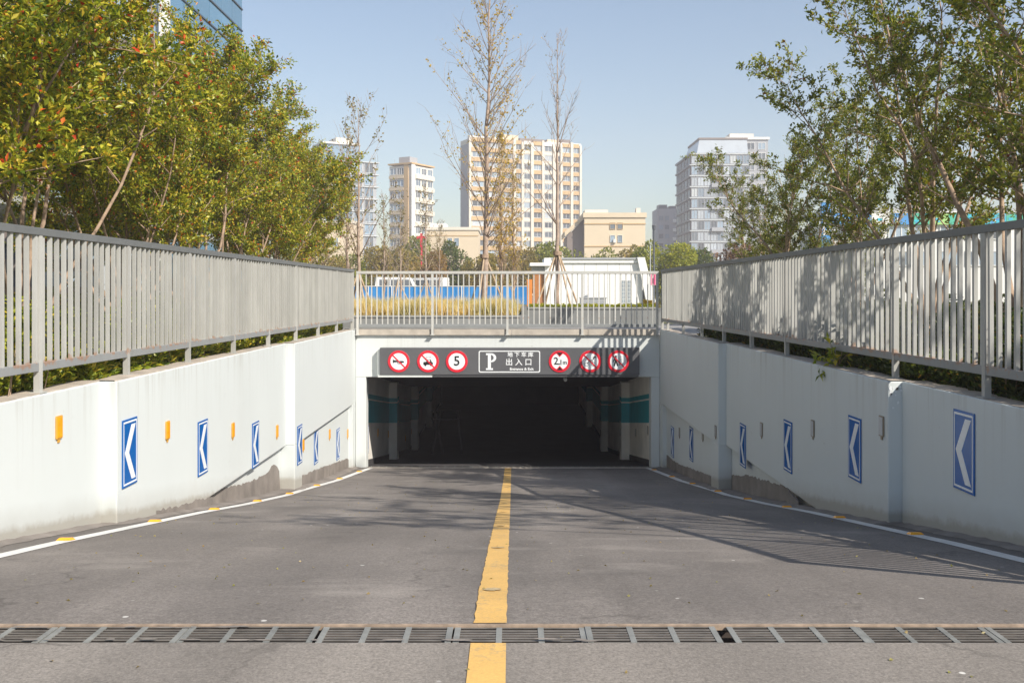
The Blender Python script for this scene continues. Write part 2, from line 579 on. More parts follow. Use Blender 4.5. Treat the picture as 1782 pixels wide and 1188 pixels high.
M['white_wall'] = simple("white_render", (0.80, 0.79, 0.77), 0.7, 0.04, 0.3)
M['cream'] = simple("cream_render", (0.68, 0.56, 0.40), 0.8, 0.06, 0.1)
M['cream_lt'] = simple("pale_cream_render", (0.72, 0.66, 0.56), 0.8, 0.05, 0.1)
M['ochre'] = simple("ochre_render", (0.55, 0.37, 0.18), 0.8, 0.08, 0.1)
M['white_far'] = simple("white_band_render", (0.74, 0.73, 0.70), 0.7, 0.05, 0.1)
M['pier_cream'] = simple("cream_white_pier", (0.70, 0.64, 0.54), 0.8, 0.05, 0.1)
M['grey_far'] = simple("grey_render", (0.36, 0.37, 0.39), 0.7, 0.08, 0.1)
M['slab_grey'] = simple("light_grey_slab", (0.50, 0.53, 0.54), 0.7, 0.06, 0.1)
M['win_blue'] = glass_mat("blue_window_glass", (0.16, 0.24, 0.32), 0.1, 0.35)
M['dark_far'] = simple("dark_metal", (0.10, 0.11, 0.13), 0.5, 0.1, 0.2)
M['shaft_grey'] = simple("grey_brown_cladding_shade", (0.22, 0.18, 0.16), 0.7, 0.1, 0.2)  # cladding and spandrels; on shaded sides the colour carries their shade
M['win_dark'] = glass_mat("dark_window_glass", (0.10, 0.12, 0.14), 0.12, 0.5)
M['win_pale'] = glass_mat("pale_window_glass", (0.42, 0.46, 0.50), 0.2, 0.25)
M['win_sky'] = glass_mat("sky_window_glass", (0.24, 0.31, 0.38), 0.1, 0.35)
M['curtain'] = glass_mat("blue_curtain_glass", (0.10, 0.22, 0.34), 0.05, 0.15, 1.0)
M['mullion'] = simple("dark_mullion", (0.06, 0.08, 0.11), 0.5, 0.1, 0.5)
M['frame_white'] = simple("white_frame", (0.7, 0.7, 0.68), 0.5, 0.05, 0.5)
M['timber'] = simple("brown_timber", (0.44, 0.17, 0.045), 0.6, 0.2, 2)
M['orange'] = simple("orange_panel", (0.68, 0.22, 0.03), 0.6, 0.08, 1)
M['grey_box'] = simple("grey_box_metal", (0.32, 0.33, 0.35), 0.5, 0.08, 1)
M['red_sign'] = simple("red_sign_paint", (0.62, 0.02, 0.05), 0.5, 0.08, 1)
M['pink'] = simple("pink_banner", (0.75, 0.25, 0.34), 0.6, 0.1, 3)
M['magenta'] = simple("magenta_print", (0.5, 0.03, 0.14), 0.6, 0.1, 3)
M['canopy'] = simple("canopy_soffit", (0.36, 0.37, 0.34), 0.55, 0.1, 0.6, obj_var=0.2)
M['canopy_edge'] = simple("canopy_edge_metal", (0.38, 0.38, 0.35), 0.5, 0.06, 1)
M['lamp_grey'] = simple("lamp_pole_paint", (0.42, 0.44, 0.46), 0.45, 0.06, 2)
M['lamp_black'] = simple("lamp_head", (0.03, 0.03, 0.03), 0.5, 0.1, 2)
M['sign_blue'] = simple("sky_blue_print", (0.05, 0.27, 0.62), 0.5, 0.1, 0.4)
M['sign_cyan'] = simple("cyan_print", (0.02, 0.45, 0.62), 0.5, 0.1, 0.4)
M['sign_green'] = simple("green_print", (0.05, 0.42, 0.28), 0.5, 0.1, 0.4)
M['sign_lime'] = simple("lime_print", (0.35, 0.6, 0.18), 0.5, 0.1, 0.4)
M['tyre'] = simple("tyre_rubber", (0.02, 0.02, 0.02), 0.8, 0.1, 5)
M['van_white'] = simple("white_van_paint", (0.78, 0.78, 0.77), 0.3, 0.03, 1)

# ------------------------------------------------------------------ ramp profile
DRAIN0, DRAIN1 = 4.56, 4.80
PORT = 24.6
PROF = [(-30, 0.0), (DRAIN1, 0.0), (5.15, -0.02), (5.7, -0.085), (8.07, -0.43), (12.0, -1.04), (14.0, -1.365), (16.5, -1.745), (18.0, -1.935),
        (20.5, -2.26), (PORT, -2.70), (30.0, -3.40), (36.0, -4.15), (60.0, -4.2)]


def zr(y):
    for (a, za), (b, zb) in zip(PROF, PROF[1:]):
        if y <= b:
            t = (y - a) / (b - a)
            return za + (zb - za) * t
    return PROF[-1][1]


def line_x(side, y):
    pts = [(-5, 3.72), (7, 3.71), (12, 3.72), (17.5, 3.70), (21, 3.58), (PORT, 3.42), (40, 3.4)] if side < 0 else \
          [(-5, 3.56), (7, 3.58), (12, 3.62), (17.5, 3.58), (21, 3.48), (PORT, 3.34), (40, 3.3)]
    for (a, xa), (b, xb) in zip(pts, pts[1:]):
        if y <= b:
            return side * (xa + (xb - xa) * (y - a) / (b - a))
    return side * pts[-1][1]


def sheet(name, ys, xl, xr, dz, mat, parent=None, kind=None, nx=1):
    mb = MB()
    vs, fs = [], []
    for y in ys:
        a, b = xl(y), xr(y)
        for i in range(nx + 1):
            vs.append((a + (b - a) * i / nx, y, zr(y) + dz))
    w = nx + 1
    for j in range(len(ys) - 1):
        for i in range(nx):
            fs.append((j * w + i, j * w + i + 1, (j + 1) * w + i + 1, (j + 1) * w + i))
    mb.add(vs, fs)
    o = mb.build(name, mat, parent)
    if kind:
        o["kind"] = kind
    return o


def frange(a, b, n):
    return [a + (b - a) * i / n for i in range(n + 1)]


# ------------------------------------------------------------------ ground and road
GZ = 0.55
FAR = 4000
g = MB()
g.add([(-FAR, -FAR, -0.012), (FAR, -FAR, -0.012), (FAR, DRAIN0 - 0.06, -0.012), (-FAR, DRAIN0 - 0.06, -0.012)], [(0, 1, 2, 3)])
for s in (-1, 1):
    for ya, yb, xa in ((4.5, 10.08, 4.14 if s < 0 else 3.96), (10.08, 17.67, 3.99 if s < 0 else 3.82), (17.67, 25.0, 3.836 if s < 0 else 3.68)):
        a, b = s * (xa + 0.2), s * FAR
        g.add([(a, ya, GZ), (b, ya, GZ), (b, yb, GZ), (a, yb, GZ)], [(0, 1, 2, 3)])
    a = s * (4.34 if s < 0 else 4.16)
    g.add([(a, 4.5, -0.012), (b, 4.5, -0.012), (b, 4.5, GZ), (a, 4.5, GZ)], [(0, 1, 2, 3)])
g.add([(-FAR, 25.0, GZ), (FAR, 25.0, GZ), (FAR, FAR, GZ), (-FAR, FAR, GZ)], [(0, 1, 2, 3)])
ground = g.build("ground", M['lawn'])
ground["kind"] = 'structure'

ap = MB()
ap.box(-14, 14, -25, DRAIN0, -0.3, 0.0)
apron = ap.build("driveway", M['apron'])
apron["kind"] = 'structure'
sheet("centre_line", [-6, 0, 2, 3, DRAIN0 - 0.012], lambda y: -0.1 - 0.084, lambda y: -0.1 + 0.078, 0.004, M['yellow'], apron)

ys = frange(DRAIN1, PORT, 80)
road = sheet("ramp_road", ys, lambda y: -4.6, lambda y: 4.5, 0.0, M['asphalt'], None, 'structure', nx=4)
rng = random.Random(5)
jl = [rng.uniform(-0.004, 0.004) for _ in range(400)]
cl = sheet("centre_line", frange(DRAIN1 + 0.03, PORT - 0.3, 240), lambda y: -0.1 + 0.0015 * (y - 4.8) - 0.079 + jl[int(y * 12) % 400],
           lambda y: -0.1 + 0.0015 * (y - 4.8) + 0.079 + jl[int(y * 12 + 190) % 400], 0.004, M['yellow'], road)
for s in (-1, 1):
    sheet("edge_line", frange(DRAIN1 + 0.05, PORT - 0.1, 120), lambda y, s=s: line_x(s, y) - 0.07, lambda y, s=s: line_x(s, y) + 0.07,
          0.004, M['white_line'], road)
# worn stumps of removed road studs on the yellow line
for k in range(8):
    y = 5.62 + 2.13 * k
    mb = MB()
    x = -0.105 + 0.0015 * (y - 4.8)
    mb.add([(x + (0.045 + 0.014 * rng.uniform(-1, 1)) * math.cos(t), y + 0.06 * math.sin(t) * rng.uniform(0.85, 1.1), zr(y + 0.075 * math.sin(t)) + 0.007)
            for t in [2 * math.pi * i / 14 for i in range(14)]], [tuple(range(14))])
    mb.build("stud_scar", M['scar'], road)

# ------------------------------------------------------------------ drain channels


def cover_mesh(w, d, t=0.005):
    mb = MB()
    e = 0.028
    nwin = 3
    cw = (w - e * (nwin + 1)) / nwin
    for i in range(nwin + 1):
        x = i * (cw + e)
        mb.box(x, x + e, 0, d, -t, 0)
    fr = 0.008
    mb.mi = 1
    for i in range(nwin):
        x0 = e + i * (cw + e)
        mb.box(x0, x0 + cw, 0, fr, -t, -0.001)
        mb.box(x0, x0 + cw, d - fr, d, -t, -0.001)
        nb = 5
        for k in range(nb):
            y = fr + (d - 2 * fr) * (k + 1) / (nb + 1)
            mb.box(x0, x0 + cw, y - 0.0085, y + 0.0085, -t, -0.002)
    return mb.mesh("grate_cover", [M['grate_frame'], M['iron']])


dr = empty("drain_channel", (0, DRAIN0, 0), label="rusty cast iron grated drain crossing the driveway at the top of the ramp", cat="drain")
mb = MB()
mb.add([(-4.3, DRAIN0, -0.13), (4.3, DRAIN0, -0.13), (4.3, DRAIN1, -0.13), (-4.3, DRAIN1, -0.13)], [(0, 1, 2, 3)])
mb.box(-4.3, 4.3, DRAIN0 - 0.02, DRAIN0 + 0.002, -0.3, -0.004)
mb.box(-4.3, 4.3, DRAIN1 - 0.002, DRAIN1 + 0.02, -0.3, -0.006)
mb.build("trough", M['pit'], dr)
mb = MB()
mb.box(-4.3, 4.3, DRAIN1 - 0.012, DRAIN1 + 0.012, -0.02, 0.004)
mb.build("edge_angle", M['rust'], dr)
cm = cover_mesh(0.622, DRAIN1 - DRAIN0 - 0.022)
cv = None
for k in range(-6, 7):
    x = -0.272 + 0.631 * k + (0.018 if k == 2 else 0) + rng.uniform(-0.006, 0.006)
    if k >= 2:
        x += 0.022
    o = link_obj("grate_cover", cm, dr, (x, 0.004 + rng.uniform(0, 0.003), rng.uniform(-0.004, 0.001)))
    o.rotation_euler = (0, 0, rng.uniform(-0.004, 0.004))
# silt lying in some of the slots
mb = MB()
for k in range(34):
    x = rng.choice([rng.uniform(-4, -0.5), rng.uniform(-2.6, 0.5)])
    y = rng.choice([DRAIN0 + 0.015, DRAIN1 - 0.05]) + rng.uniform(0, 0.02)
    n = 9
    a, b = rng.uniform(0.02, 0.09), rng.uniform(0.006, 0.016)
    mb.add([(x + a * math.cos(2 * math.pi * i / n) * rng.uniform(0.7, 1), y + b * math.sin(2 * math.pi * i / n) * rng.uniform(0.7, 1), 0.0035 + 0.0002 * k) for i in range(n)],
           [tuple(range(n))])
o = mb.build("silt", M['mortar'], dr)
o["kind"] = "stuff"

dr2 = empty("drain_channel", (0, PORT - 0.3, zr(PORT - 0.3)), label="narrow grated drain at the foot of the ramp under the entrance sign", cat="drain")
mb = MB()
mb.box(-3.5, 3.4, PORT - 0.30, PORT - 0.285, -2.75, -2.648)
mb.box(-3.5, 3.4, PORT - 0.05, PORT - 0.035, -2.75, -2.686)
mb.build("edge_angle", M['coping'], dr2)
cm2 = cover_mesh(0.60, 0.225, 0.004)
for k in range(11):
    link_obj("grate_cover", cm2, dr2, (-3.45 + 0.622 * k, 0.02, 0.006))

# ------------------------------------------------------------------ retaining walls
BAYS = {-1: [(4.75, 10.08, 4.14), (10.08, 17.67, 3.99), (17.67, PORT, 3.836)],
        1: [(4.75, 10.08, 3.96), (10.08, 17.67, 3.82), (17.67, PORT, 3.68)]}
OUT = 4.5
WT = 0.715
LEDGE = -1.10
walls = {}
for s in (-1, 1):
    nm = "left" if s < 0 else "right"
    w = empty("retaining_wall", (s * 4.2, 4.75, 0),
              label=("sunlit white concrete retaining wall with orange reflectors along the ramp" if s < 0 else
                     "shaded pale retaining wall with white reflectors along the ramp"), cat="wall")
    walls[s] = w

    def bx(mb, xa, xb, y0, y1, z0, z1):
        mb.box(min(s * xa, s * xb), max(s * xa, s * xb), y0, y1, z0, z1)
    for i, (y0, y1, x) in enumerate(BAYS[s]):
        mb = MB()
        bx(mb, x, x + 0.26, y0, y1, LEDGE if i else -1.4, WT - 0.008)
        mb.build("wall_bay", M['wall'], w, bevel=0.012)
        if i:
            mb = MB()
            bx(mb, x + 0.10, x + 0.36, y0 + 0.004, y1 - 0.004, -3.6, LEDGE - 0.003)
            mb.build("lower_wall", M['wall'], w)
    x2 = BAYS[s][2][2]
    mb = MB()
    bx(mb, x2 + 0.002, x2 + 0.25, 17.672, 18.30, -3.6, LEDGE + 0.002)
    mb.build("pilaster", M['wall'], w, bevel=0.012)
    mb = MB()
    bx(mb, x2 + 0.002, x2 + 0.25, 24.15, PORT - 0.003, -3.6, LEDGE + 0.002)
    mb.build("pilaster", M['wall'], w, bevel=0.012)
    # uneven mortar cap on the wall top
    mb = MB()
    for i, (y0, y1, x) in enumerate(BAYS[s]):
        n = 26
        vs, fs = [], []
        for j in range(n + 1):
            y = y0 + (y1 - y0) * j / n
            xi = x + 0.012 + rng.uniform(0, 0.02)
            zt = WT + rng.uniform(-0.006, 0.008)
            vs += [(s * xi, y, WT - 0.03), (s * xi, y, zt), (s * (x + 0.255 + rng.uniform(-0.02, 0.03)), y, zt)]
            if j:
                b = 3 * j
                fs += [(b - 3, b, b + 1, b - 2), (b - 2, b + 1, b + 2, b - 1)]
        mb.add(vs, fs)
    mb.build("wall_cap", M['wallcap'], w)

    # bare mortar where the paint stops above the road
    def patch(x, prof, seed):
        rr = random.Random(seed)
        vs, fs = [], []
        pts = []
        for (ya, za), (yb, zb) in zip(prof, prof[1:]):
            n = max(2, int(abs(yb - ya) / 0.07))
            for k in range(n):
                t = k / n
                pts.append((ya + (yb - ya) * t, za + (zb - za) * t + rr.uniform(-0.02, 0.02)))
        pts.append(prof[-1])
        for y, z in pts:
            vs += [(s * x, y, zr(y) - 0.1), (s * x, y, max(z, zr(y) - 0.05)), (s * (x + 0.02), y, max(z, zr(y) - 0.05))]
        for j in range(1, len(pts)):
            b = 3 * j
            fs += [(b - 3, b, b + 1, b - 2), (b - 2, b + 1, b + 2, b - 1)]
        MB().add(vs, fs).build("bare_mortar_patch", M['mortar'], w)
    if s < 0:
        patch(4.084, [(13.3, -1.13), (14.2, -1.18), (15.6, -1.36), (16.8, -1.42), (17.0, -1.36), (17.3, -1.38), (17.55, -1.55), (17.64, -1.9)], 3)
        patch(3.930, [(18.31, -1.80), (20.0, -1.95), (22.0, -2.16), (23.6, -2.33), (24.12, -2.42)], 4)
        # a strip of exposed mortar at the foot of the upper bays
        patch(3.984, [(11.2, -0.84), (12.0, -0.96), (12.6, -1.02), (13.3, -1.12)], 9)
    else:
        patch(3.914, [(13.75, -1.115), (14.6, -1.20), (15.5, -1.30), (16.5, -1.42), (17.64, -1.62)], 5)
        patch(3.774, [(18.31, -1.80), (20.0, -1.98), (22.0, -2.20), (23.0, -2.28), (24.12, -2.32)], 6)
        patch(3.814, [(13.2, -1.16), (13.62, -1.12), (13.68, -1.08), (13.75, -1.08)], 7)
    # crumbling strip of asphalt and dirt filling the gap at the wall foot
    mb = MB()
    vs, fs = [], []
    yy = frange(4.9, PORT - 0.05, 150)
    for j, y in enumerate(yy):
        xw = next(x for (a, b, x) in BAYS[s] if y <= b)
        h = 0.018 + 0.014 * rng.random()
        vs += [(s * (xw - 0.10 - rng.uniform(0, 0.05)), y, zr(y) + 0.003), (s * (xw - 0.02), y, zr(y) + h), (s * (xw + 0.12), y, zr(y) + h)]
        if j:
            b = 3 * j
            fs += [(b - 3, b, b + 1, b - 2), (b - 2, b + 1, b + 2, b - 1)]
    mb.add(vs, fs)
    MBo = mb.build("foot_fillet", M['mortar'], w)

# flaked paint on the arris of the right wall
mb = MB()
for k in range(14):
    y = 10.08
    x = 3.83 + rng.uniform(0, 0.13)
    z = WT - 0.05 - abs(rng.gauss(0, 0.12))
    n = 7
    a = rng.uniform(0.008, 0.024)
    mb.add([(x + a * math.cos(2 * math.pi * i / n) * rng.uniform(0.5, 1), y - 0.004, z + a * math.sin(2 * math.pi * i / n) * rng.uniform(0.5, 1.3)) for i in range(n)], [tuple(range(n))])
mb.build("flaked_paint", M['white_film'], walls[1])

# ------------------------------------------------------------------ entrance portal
XL, XR = -3.836, 3.68
JL, JR = -3.58, 3.47
ZO = -0.47
portal = empty("entrance_portal", (0, PORT, -2.7), label="white concrete portal framing the dark garage opening at the ramp foot", cat="portal")
mb = MB()
mb.box(XL, XR, PORT, PORT + 0.4, ZO, 0.56)
mb.build("fascia_beam", M['portal'], portal, bevel=0.01)
mb = MB()
mb.box(XL, JL, PORT, PORT + 0.4, -3.2, ZO - 0.003)
mb.build("jamb", M['portal'], portal, bevel=0.01)
mb = MB()
mb.box(JR, XR, PORT, PORT + 0.4, -3.2, ZO - 0.003)
mb.build("jamb", M['portal'], portal, bevel=0.01)
for a, b in ((XL + 0.01, -1.9), (-1.9, 0.02), (0.02, 1.9), (1.9, XR - 0.06)):
    mb = MB()
    mb.box(a + 0.003, b - 0.003, PORT - 0.07, PORT + 0.34, 0.563, 0.715)
    mb.build("coping_stone", M['coping'], portal, bevel=0.008)

# garage interior: sloping tunnel behind the portal
gar = empty("garage_tunnel", (0, PORT + 0.4, -2.75), label="dark underground garage passage with teal striped walls inside the entrance", cat="tunnel")
TL, TR = -3.66, 3.53
yt = frange(PORT + 0.02, 52, 40)


def zc(y):
    return max(zr(y) + 2.36, -1.75) if y > PORT + 0.4 else zr(y) + 2.42


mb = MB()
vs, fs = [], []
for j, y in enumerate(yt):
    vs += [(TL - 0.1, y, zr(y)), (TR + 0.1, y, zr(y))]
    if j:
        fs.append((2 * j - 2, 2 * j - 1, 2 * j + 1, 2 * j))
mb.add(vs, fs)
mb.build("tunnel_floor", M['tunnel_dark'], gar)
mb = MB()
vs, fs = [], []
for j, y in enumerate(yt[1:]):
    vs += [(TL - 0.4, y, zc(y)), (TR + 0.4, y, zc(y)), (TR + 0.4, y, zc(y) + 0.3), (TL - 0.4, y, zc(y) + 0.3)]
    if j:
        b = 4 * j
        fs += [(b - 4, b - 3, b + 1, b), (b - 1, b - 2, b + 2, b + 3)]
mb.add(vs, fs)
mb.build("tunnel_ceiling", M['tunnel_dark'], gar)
for s, X in ((-1, TL), (1, TR)):
    mb = MB()
    vs, fs = [], []
    for j, y in enumerate(yt):
        vs += [(X, y, zr(y) - 0.3), (X, y, 0.4), (X + s * 0.3, y, 0.4), (X + s * 0.3, y, zr(y) - 0.3)]
        if j:
            b = 4 * j
            fs += [(b - 4, b - 3, b + 1, b), (b - 2, b - 1, b + 3, b + 2)]
    mb.add(vs, fs)
    mb.build("tunnel_wall", M['tunnel'], gar)

    def strip(name, h0, h1, y0, y1, off, mat, x=X):
        m2 = MB()
        v, f = [], []
        for j, y in enumerate(frange(y0, y1, 24)):
            v += [(x - s * off, y, zr(y) + h0), (x - s * off, y, zr(y) + h1)]
            if j:
                f.append((2 * j - 2, 2 * j, 2 * j + 1, 2 * j - 1))
        m2.add(v, f)
        m2.build(name, mat, gar)
    strip("teal_band", 1.10, 1.68, PORT + 0.42, 51, 0.004, M['teal'])
    strip("teal_band", 1.72, 1.84, PORT + 0.42, 51, 0.004, M['teal'])
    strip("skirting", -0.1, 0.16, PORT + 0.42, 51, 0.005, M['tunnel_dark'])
    for y in ((29.9, 36.6, 43) if s < 0 else (29.6, 36.2, 43)):
        d = 0.24
        mb = MB()
        xa, xb = sorted((X, X - s * d))
        mb.box(xa, xb, y, y + 0.5, zr(y) - 0.4, zc(y + 0.5))
        mb.build("pillar", M['tunnel'], gar, bevel=0.01)
        for h0, h1 in ((1.10, 1.68), (1.72, 1.84)):
            mb = MB()
            mb.box(xa - 0.003, xb + 0.003, y - 0.004, y + 0.504, zr(y) + h0, zr(y) + h1)
            mb.build("teal_band", M['teal'], gar)
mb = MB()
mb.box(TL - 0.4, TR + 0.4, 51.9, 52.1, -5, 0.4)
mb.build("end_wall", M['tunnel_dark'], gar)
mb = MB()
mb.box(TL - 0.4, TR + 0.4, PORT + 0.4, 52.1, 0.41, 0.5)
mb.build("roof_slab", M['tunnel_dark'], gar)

# faint things inside the dark
t = empty("barrier_trestle", (-2.15, 34.5, zr(34.5)), label="dim slanted barrier trestle in the dark just inside the left of the garage", cat="barrier")
b0 = zr(34.5)
mb = MB()
mb.beam((-2.75, 34.5, b0 + 1.5), (-1.75, 34.5, b0 + 1.5), 0.05, 0.05)
mb.beam((-2.75, 34.5, b0 + 1.2), (-1.75, 34.5, b0 + 1.2), 0.05, 0.05)
mb.build("rail", M['tunnel_dark'], t)  # dimness of the trestle put into its dark colour
for xa, xb in ((-2.65, -2.35), (-2.4, -2.75), (-1.85, -1.7)):
    mb = MB()
    mb.beam((xa, 34.5 + 0.06, b0 + 1.5), (xb, 34.5 + 0.06, b0), 0.07, 0.05)
    mb.build("leg", M['tunnel_dark'], t)
ymc = 25.6
pc = P(984, 661, ymc)
t = empty("security_camera", pc, label="small security camera with pale lens under the garage ceiling", cat="camera")
mb = MB()
mb.tube([(pc.x, ymc, pc.z), (pc.x, ymc + 0.16, pc.z + 0.02)], 0.045, 10)
mb.build("housing", M['frame_white'], t)
mb = MB()
mb.tube([(pc.x, ymc + 0.1, pc.z), (pc.x, ymc + 0.12, zc(ymc) + 0.02)], 0.015, 6)
mb.build("bracket", M['lamp_black'], t)

# ------------------------------------------------------------------ entrance sign board
BY = PORT - 0.2
bz0, bz1 = P(0, 652, BY).z, P(0, 605, BY).z
bx0, bx1 = P(661, 0, BY).x, P(1113, 0, BY).x
sign = empty("entrance_sign", ((bx0 + bx1) / 2, BY, bz0), label="long dark grey parking entrance sign with round traffic signs above the opening", cat="sign")
mb = MB()
mb.box(bx0, bx1, BY, PORT - 0.003, bz0, bz1)
mb.build("board", M['board'], sign, bevel=0.008)
mb = MB()
mb.box(bx0 - 0.06, bx0 - 0.003, BY + 0.05, PORT - 0.004, bz0 - 0.07, bz1 - 0.05)
mb.build("side_bracket", M['portal'], sign)
mb = MB()
mb.box(bx0 - 0.05, P(752, 0, BY).x, BY + 0.02, PORT - 0.006, bz0 - 0.06, bz0 - 0.003)
mb.build("lower_trim", M['portal'], sign)
mb = MB()
mb.box(P(754, 0, BY).x, bx1 - 0.02, BY + 0.03, PORT - 0.006, bz0 - 0.05, bz0 - 0.003)
mb.build("lower_trim", M['board'], sign)

AX, AZv, AN = (1, 0, 0), (0, 0, 1), (0, -1, 0)


def disc_sign(px, py, label, rad=0.268):
    c = P(px, py, BY)
    c.y = BY
    mb = MB()
    mb.disc(rad, c, AX, AZv, AN, 0.012, 48)
    d = mb.build("round_sign", M['white_film'], sign)
    d["label"] = label
    mb = MB()
    mb.disc(rad, Vector((c.x, BY - 0.012, c.z)), AX, AZv, AN, 0.003, 48, r_in=rad * 0.76)
    mb.build("red_ring", M['red_film'], d)
    return d, Vector((c.x, BY - 0.012, c.z)), rad


def slash(d, c, rad):
    mb = MB()
    u = rad * 0.80
    w = 0.016
    a = 0.7071
    pts = [(-u * a - w * a, u * a - w * a), (-u * a + w * a, u * a + w * a), (u * a + w * a, -u * a + w * a), (u * a - w * a, -u * a - w * a)]
    mb.prism(pts, c + Vector((0, -0.004, 0)), AX, AZv, AN, 0.002)
    mb.build("red_slash", M['red_film'], d)


def sym(d, c, polys, name="symbol", mat=None, lift=0.0):
    mb = MB()
    for p in polys:
        mb.prism(p, c + Vector((0, -lift, 0)), AX, AZv, AN, 0.0025)
    return mb.build(name, mat or M['black_film'], d)


def circ(cx, cy, r, n=14):
    return [(cx + r * math.cos(2 * math.pi * k / n), cy + r * math.sin(2 * math.pi * k / n)) for k in range(n)]


def text_mesh(body, size, c, mat, name, parent, align='CENTER', bold=0.0, sx=1.0):
    cu = bpy.data.curves.new(name, 'FONT')
    cu.body = body
    cu.size = size
    cu.align_x = align
    cu.align_y = 'CENTER'
    cu.extrude = 0.0015
    cu.offset = bold
    cu.resolution_u = 3
    ob = bpy.data.objects.new(name, cu)
    COL.objects.link(ob)
    dg = bpy.context.evaluated_depsgraph_get()
    me = bpy.data.meshes.new_from_object(ob.evaluated_get(dg))
    bpy.data.objects.remove(ob)
    bpy.data.curves.remove(cu)
    off = ORIG.get(parent.name, Vector((0, 0, 0)))
    rot = Matrix.Rotation(R(90), 4, 'X') @ Matrix.Diagonal((sx, 1, 1, 1))
    me.transform(Matrix.Translation(Vector(c) - off) @ rot)
    me.materials.clear()
    me.materials.append(mat)
    o = link_obj(name, me, parent)
    ORIG[o.name] = off
    return o


SY = 628.5
d, c, r_ = disc_sign(694, SY, "round sign with black horn struck through in red, far left of the board")
sym(d, c, [[(-0.135, 0.03), (-0.10, 0.028), (-0.02, 0.012), (0.09, 0.012), (0.13, 0.0), (0.13, -0.03), (0.08, -0.035), (-0.02, -0.02), (-0.10, -0.025), (-0.135, -0.03)],
           [(-0.145, 0.048), (-0.128, 0.044), (-0.128, -0.044), (-0.145, -0.048)],
           [(-0.03, -0.022), (-0.03, -0.062), (0.07, -0.062), (0.085, -0.036), (0.07, -0.036), (0.06, -0.048), (-0.015, -0.048), (-0.015, -0.022)]])
slash(d, c, r_)
d, c, r_ = disc_sign(745, SY, "round sign with black car and exhaust fumes struck through in red")
sym(d, c, [[(-0.115, -0.085), (0.115, -0.085), (0.12, -0.03), (0.09, -0.015), (0.07, 0.045), (-0.02, 0.045), (-0.045, -0.005), (-0.115, -0.02)],
           circ(-0.065, -0.09, 0.026), circ(0.075, -0.09, 0.026)])
sym(d, c, [[(-0.025, 0.0), (0.055, 0.0), (0.045, 0.032), (-0.005, 0.032)]], "car_window", M['white_film'], 0.0030)
for q in range(4):
    sym(d, c, [[(-0.05 + q * 0.035, 0.075), (-0.038 + q * 0.035, 0.075), (-0.03 + q * 0.035, 0.10), (-0.045 + q * 0.035, 0.13), (-0.055 + q * 0.035, 0.13), (-0.042 + q * 0.035, 0.10)]], "fume", M['grey_box'])
slash(d, c, r_)
d, c, r_ = disc_sign(795, SY, "round speed limit sign reading 5")
text_mesh("5", 0.33, c + Vector((0, -0.003, 0)), M['black_film'], "numeral", d, bold=0.004)
d, c, r_ = disc_sign(974, SY, "round height limit sign reading 2.1m between black triangles")
sym(d, c, [[(-0.07, 0.215), (0.07, 0.215), (0.0, 0.135)], [(-0.07, -0.215), (0.0, -0.135), (0.07, -0.215)]], "triangle", None, 0.0032)
sym(d, c, [[(-0.10, 0.215), (0.10, 0.215), (0.0, 0.105)], [(-0.10, -0.215), (0.0, -0.105), (0.10, -0.215)]], "triangle_border", M['red_film'])
text_mesh("2", 0.25, c + Vector((-0.09, -0.003, 0.0)), M['black_film'], "numeral", d, bold=0.003)
text_mesh(".", 0.25, c + Vector((-0.012, -0.003, -0.005)), M['black_film'], "numeral", d, bold=0.004)
text_mesh("1", 0.17, c + Vector((0.03, -0.003, -0.03)), M['black_film'], "numeral", d, bold=0.003)
text_mesh("m", 0.14, c + Vector((0.125, -0.003, -0.03)), M['black_film'], "letter", d, bold=0.002)
d, c, r_ = disc_sign(1027, SY, "round sign with grey cycle shapes struck through in red")
mb = MB()
for cx_, cz_ in ((-0.085, -0.07), (0.075, -0.07)):
    mb.disc(0.052, c + Vector((cx_, 0, cz_)), AX, AZv, AN, 0.0025, 20, r_in=0.036)
mb.build("wheel_symbol", M['grey_box'], d)
sym(d, c, [[(-0.085, -0.065), (-0.03, 0.03), (0.05, 0.03), (0.075, -0.06), (0.06, -0.066), (0.035, 0.012), (-0.02, 0.012), (-0.07, -0.07)],
           [(0.03, 0.03), (0.055, 0.03), (0.09, 0.11), (0.13, 0.10), (0.13, 0.08), (0.10, 0.085), (0.09, 0.05)],
           [(0.05, 0.09), (0.13, 0.135), (0.14, 0.09)]])
slash(d, c, r_)
d, c, r_ = disc_sign(1076, SY, "round sign with black figure struck through in red, far right of the board")
sym(d, c, [circ(-0.06, 0.12, 0.026), [(-0.09, 0.09), (-0.04, 0.09), (-0.03, 0.0), (0.0, -0.11), (-0.03, -0.12), (-0.06, -0.03), (-0.085, -0.12), (-0.115, -0.11), (-0.09, 0.0)],
           [(-0.09, 0.085), (-0.125, 0.03), (-0.14, -0.02), (-0.125, -0.03), (-0.10, 0.02), (-0.075, 0.05)]])
sym(d, c, [circ(0.055, 0.11, 0.024), [(0.03, 0.08), (0.08, 0.08), (0.085, 0.0), (0.11, -0.10), (0.085, -0.11), (0.055, -0.02), (0.04, -0.11), (0.015, -0.10), (0.03, 0.0)]], "symbol", M['grey_box'])
slash(d, c, r_)

# framed P panel
px0, px1 = P(833, 0, BY).x, P(940, 0, BY).x
pz0, pz1 = P(0, 648, BY).z, P(0, 610, BY).z


def rrect(x0, x1, z0, z1, r, n=5):
    out = []
    for cx_, cz_, a0 in ((x1 - r, z1 - r, 0), (x0 + r, z1 - r, 90), (x0 + r, z0 + r, 180), (x1 - r, z0 + r, 270)):
        for k in range(n + 1):
            a = R(a0 + 90 * k / n)
            out.append((cx_ + r * math.cos(a), cz_ + r * math.sin(a)))
    return out


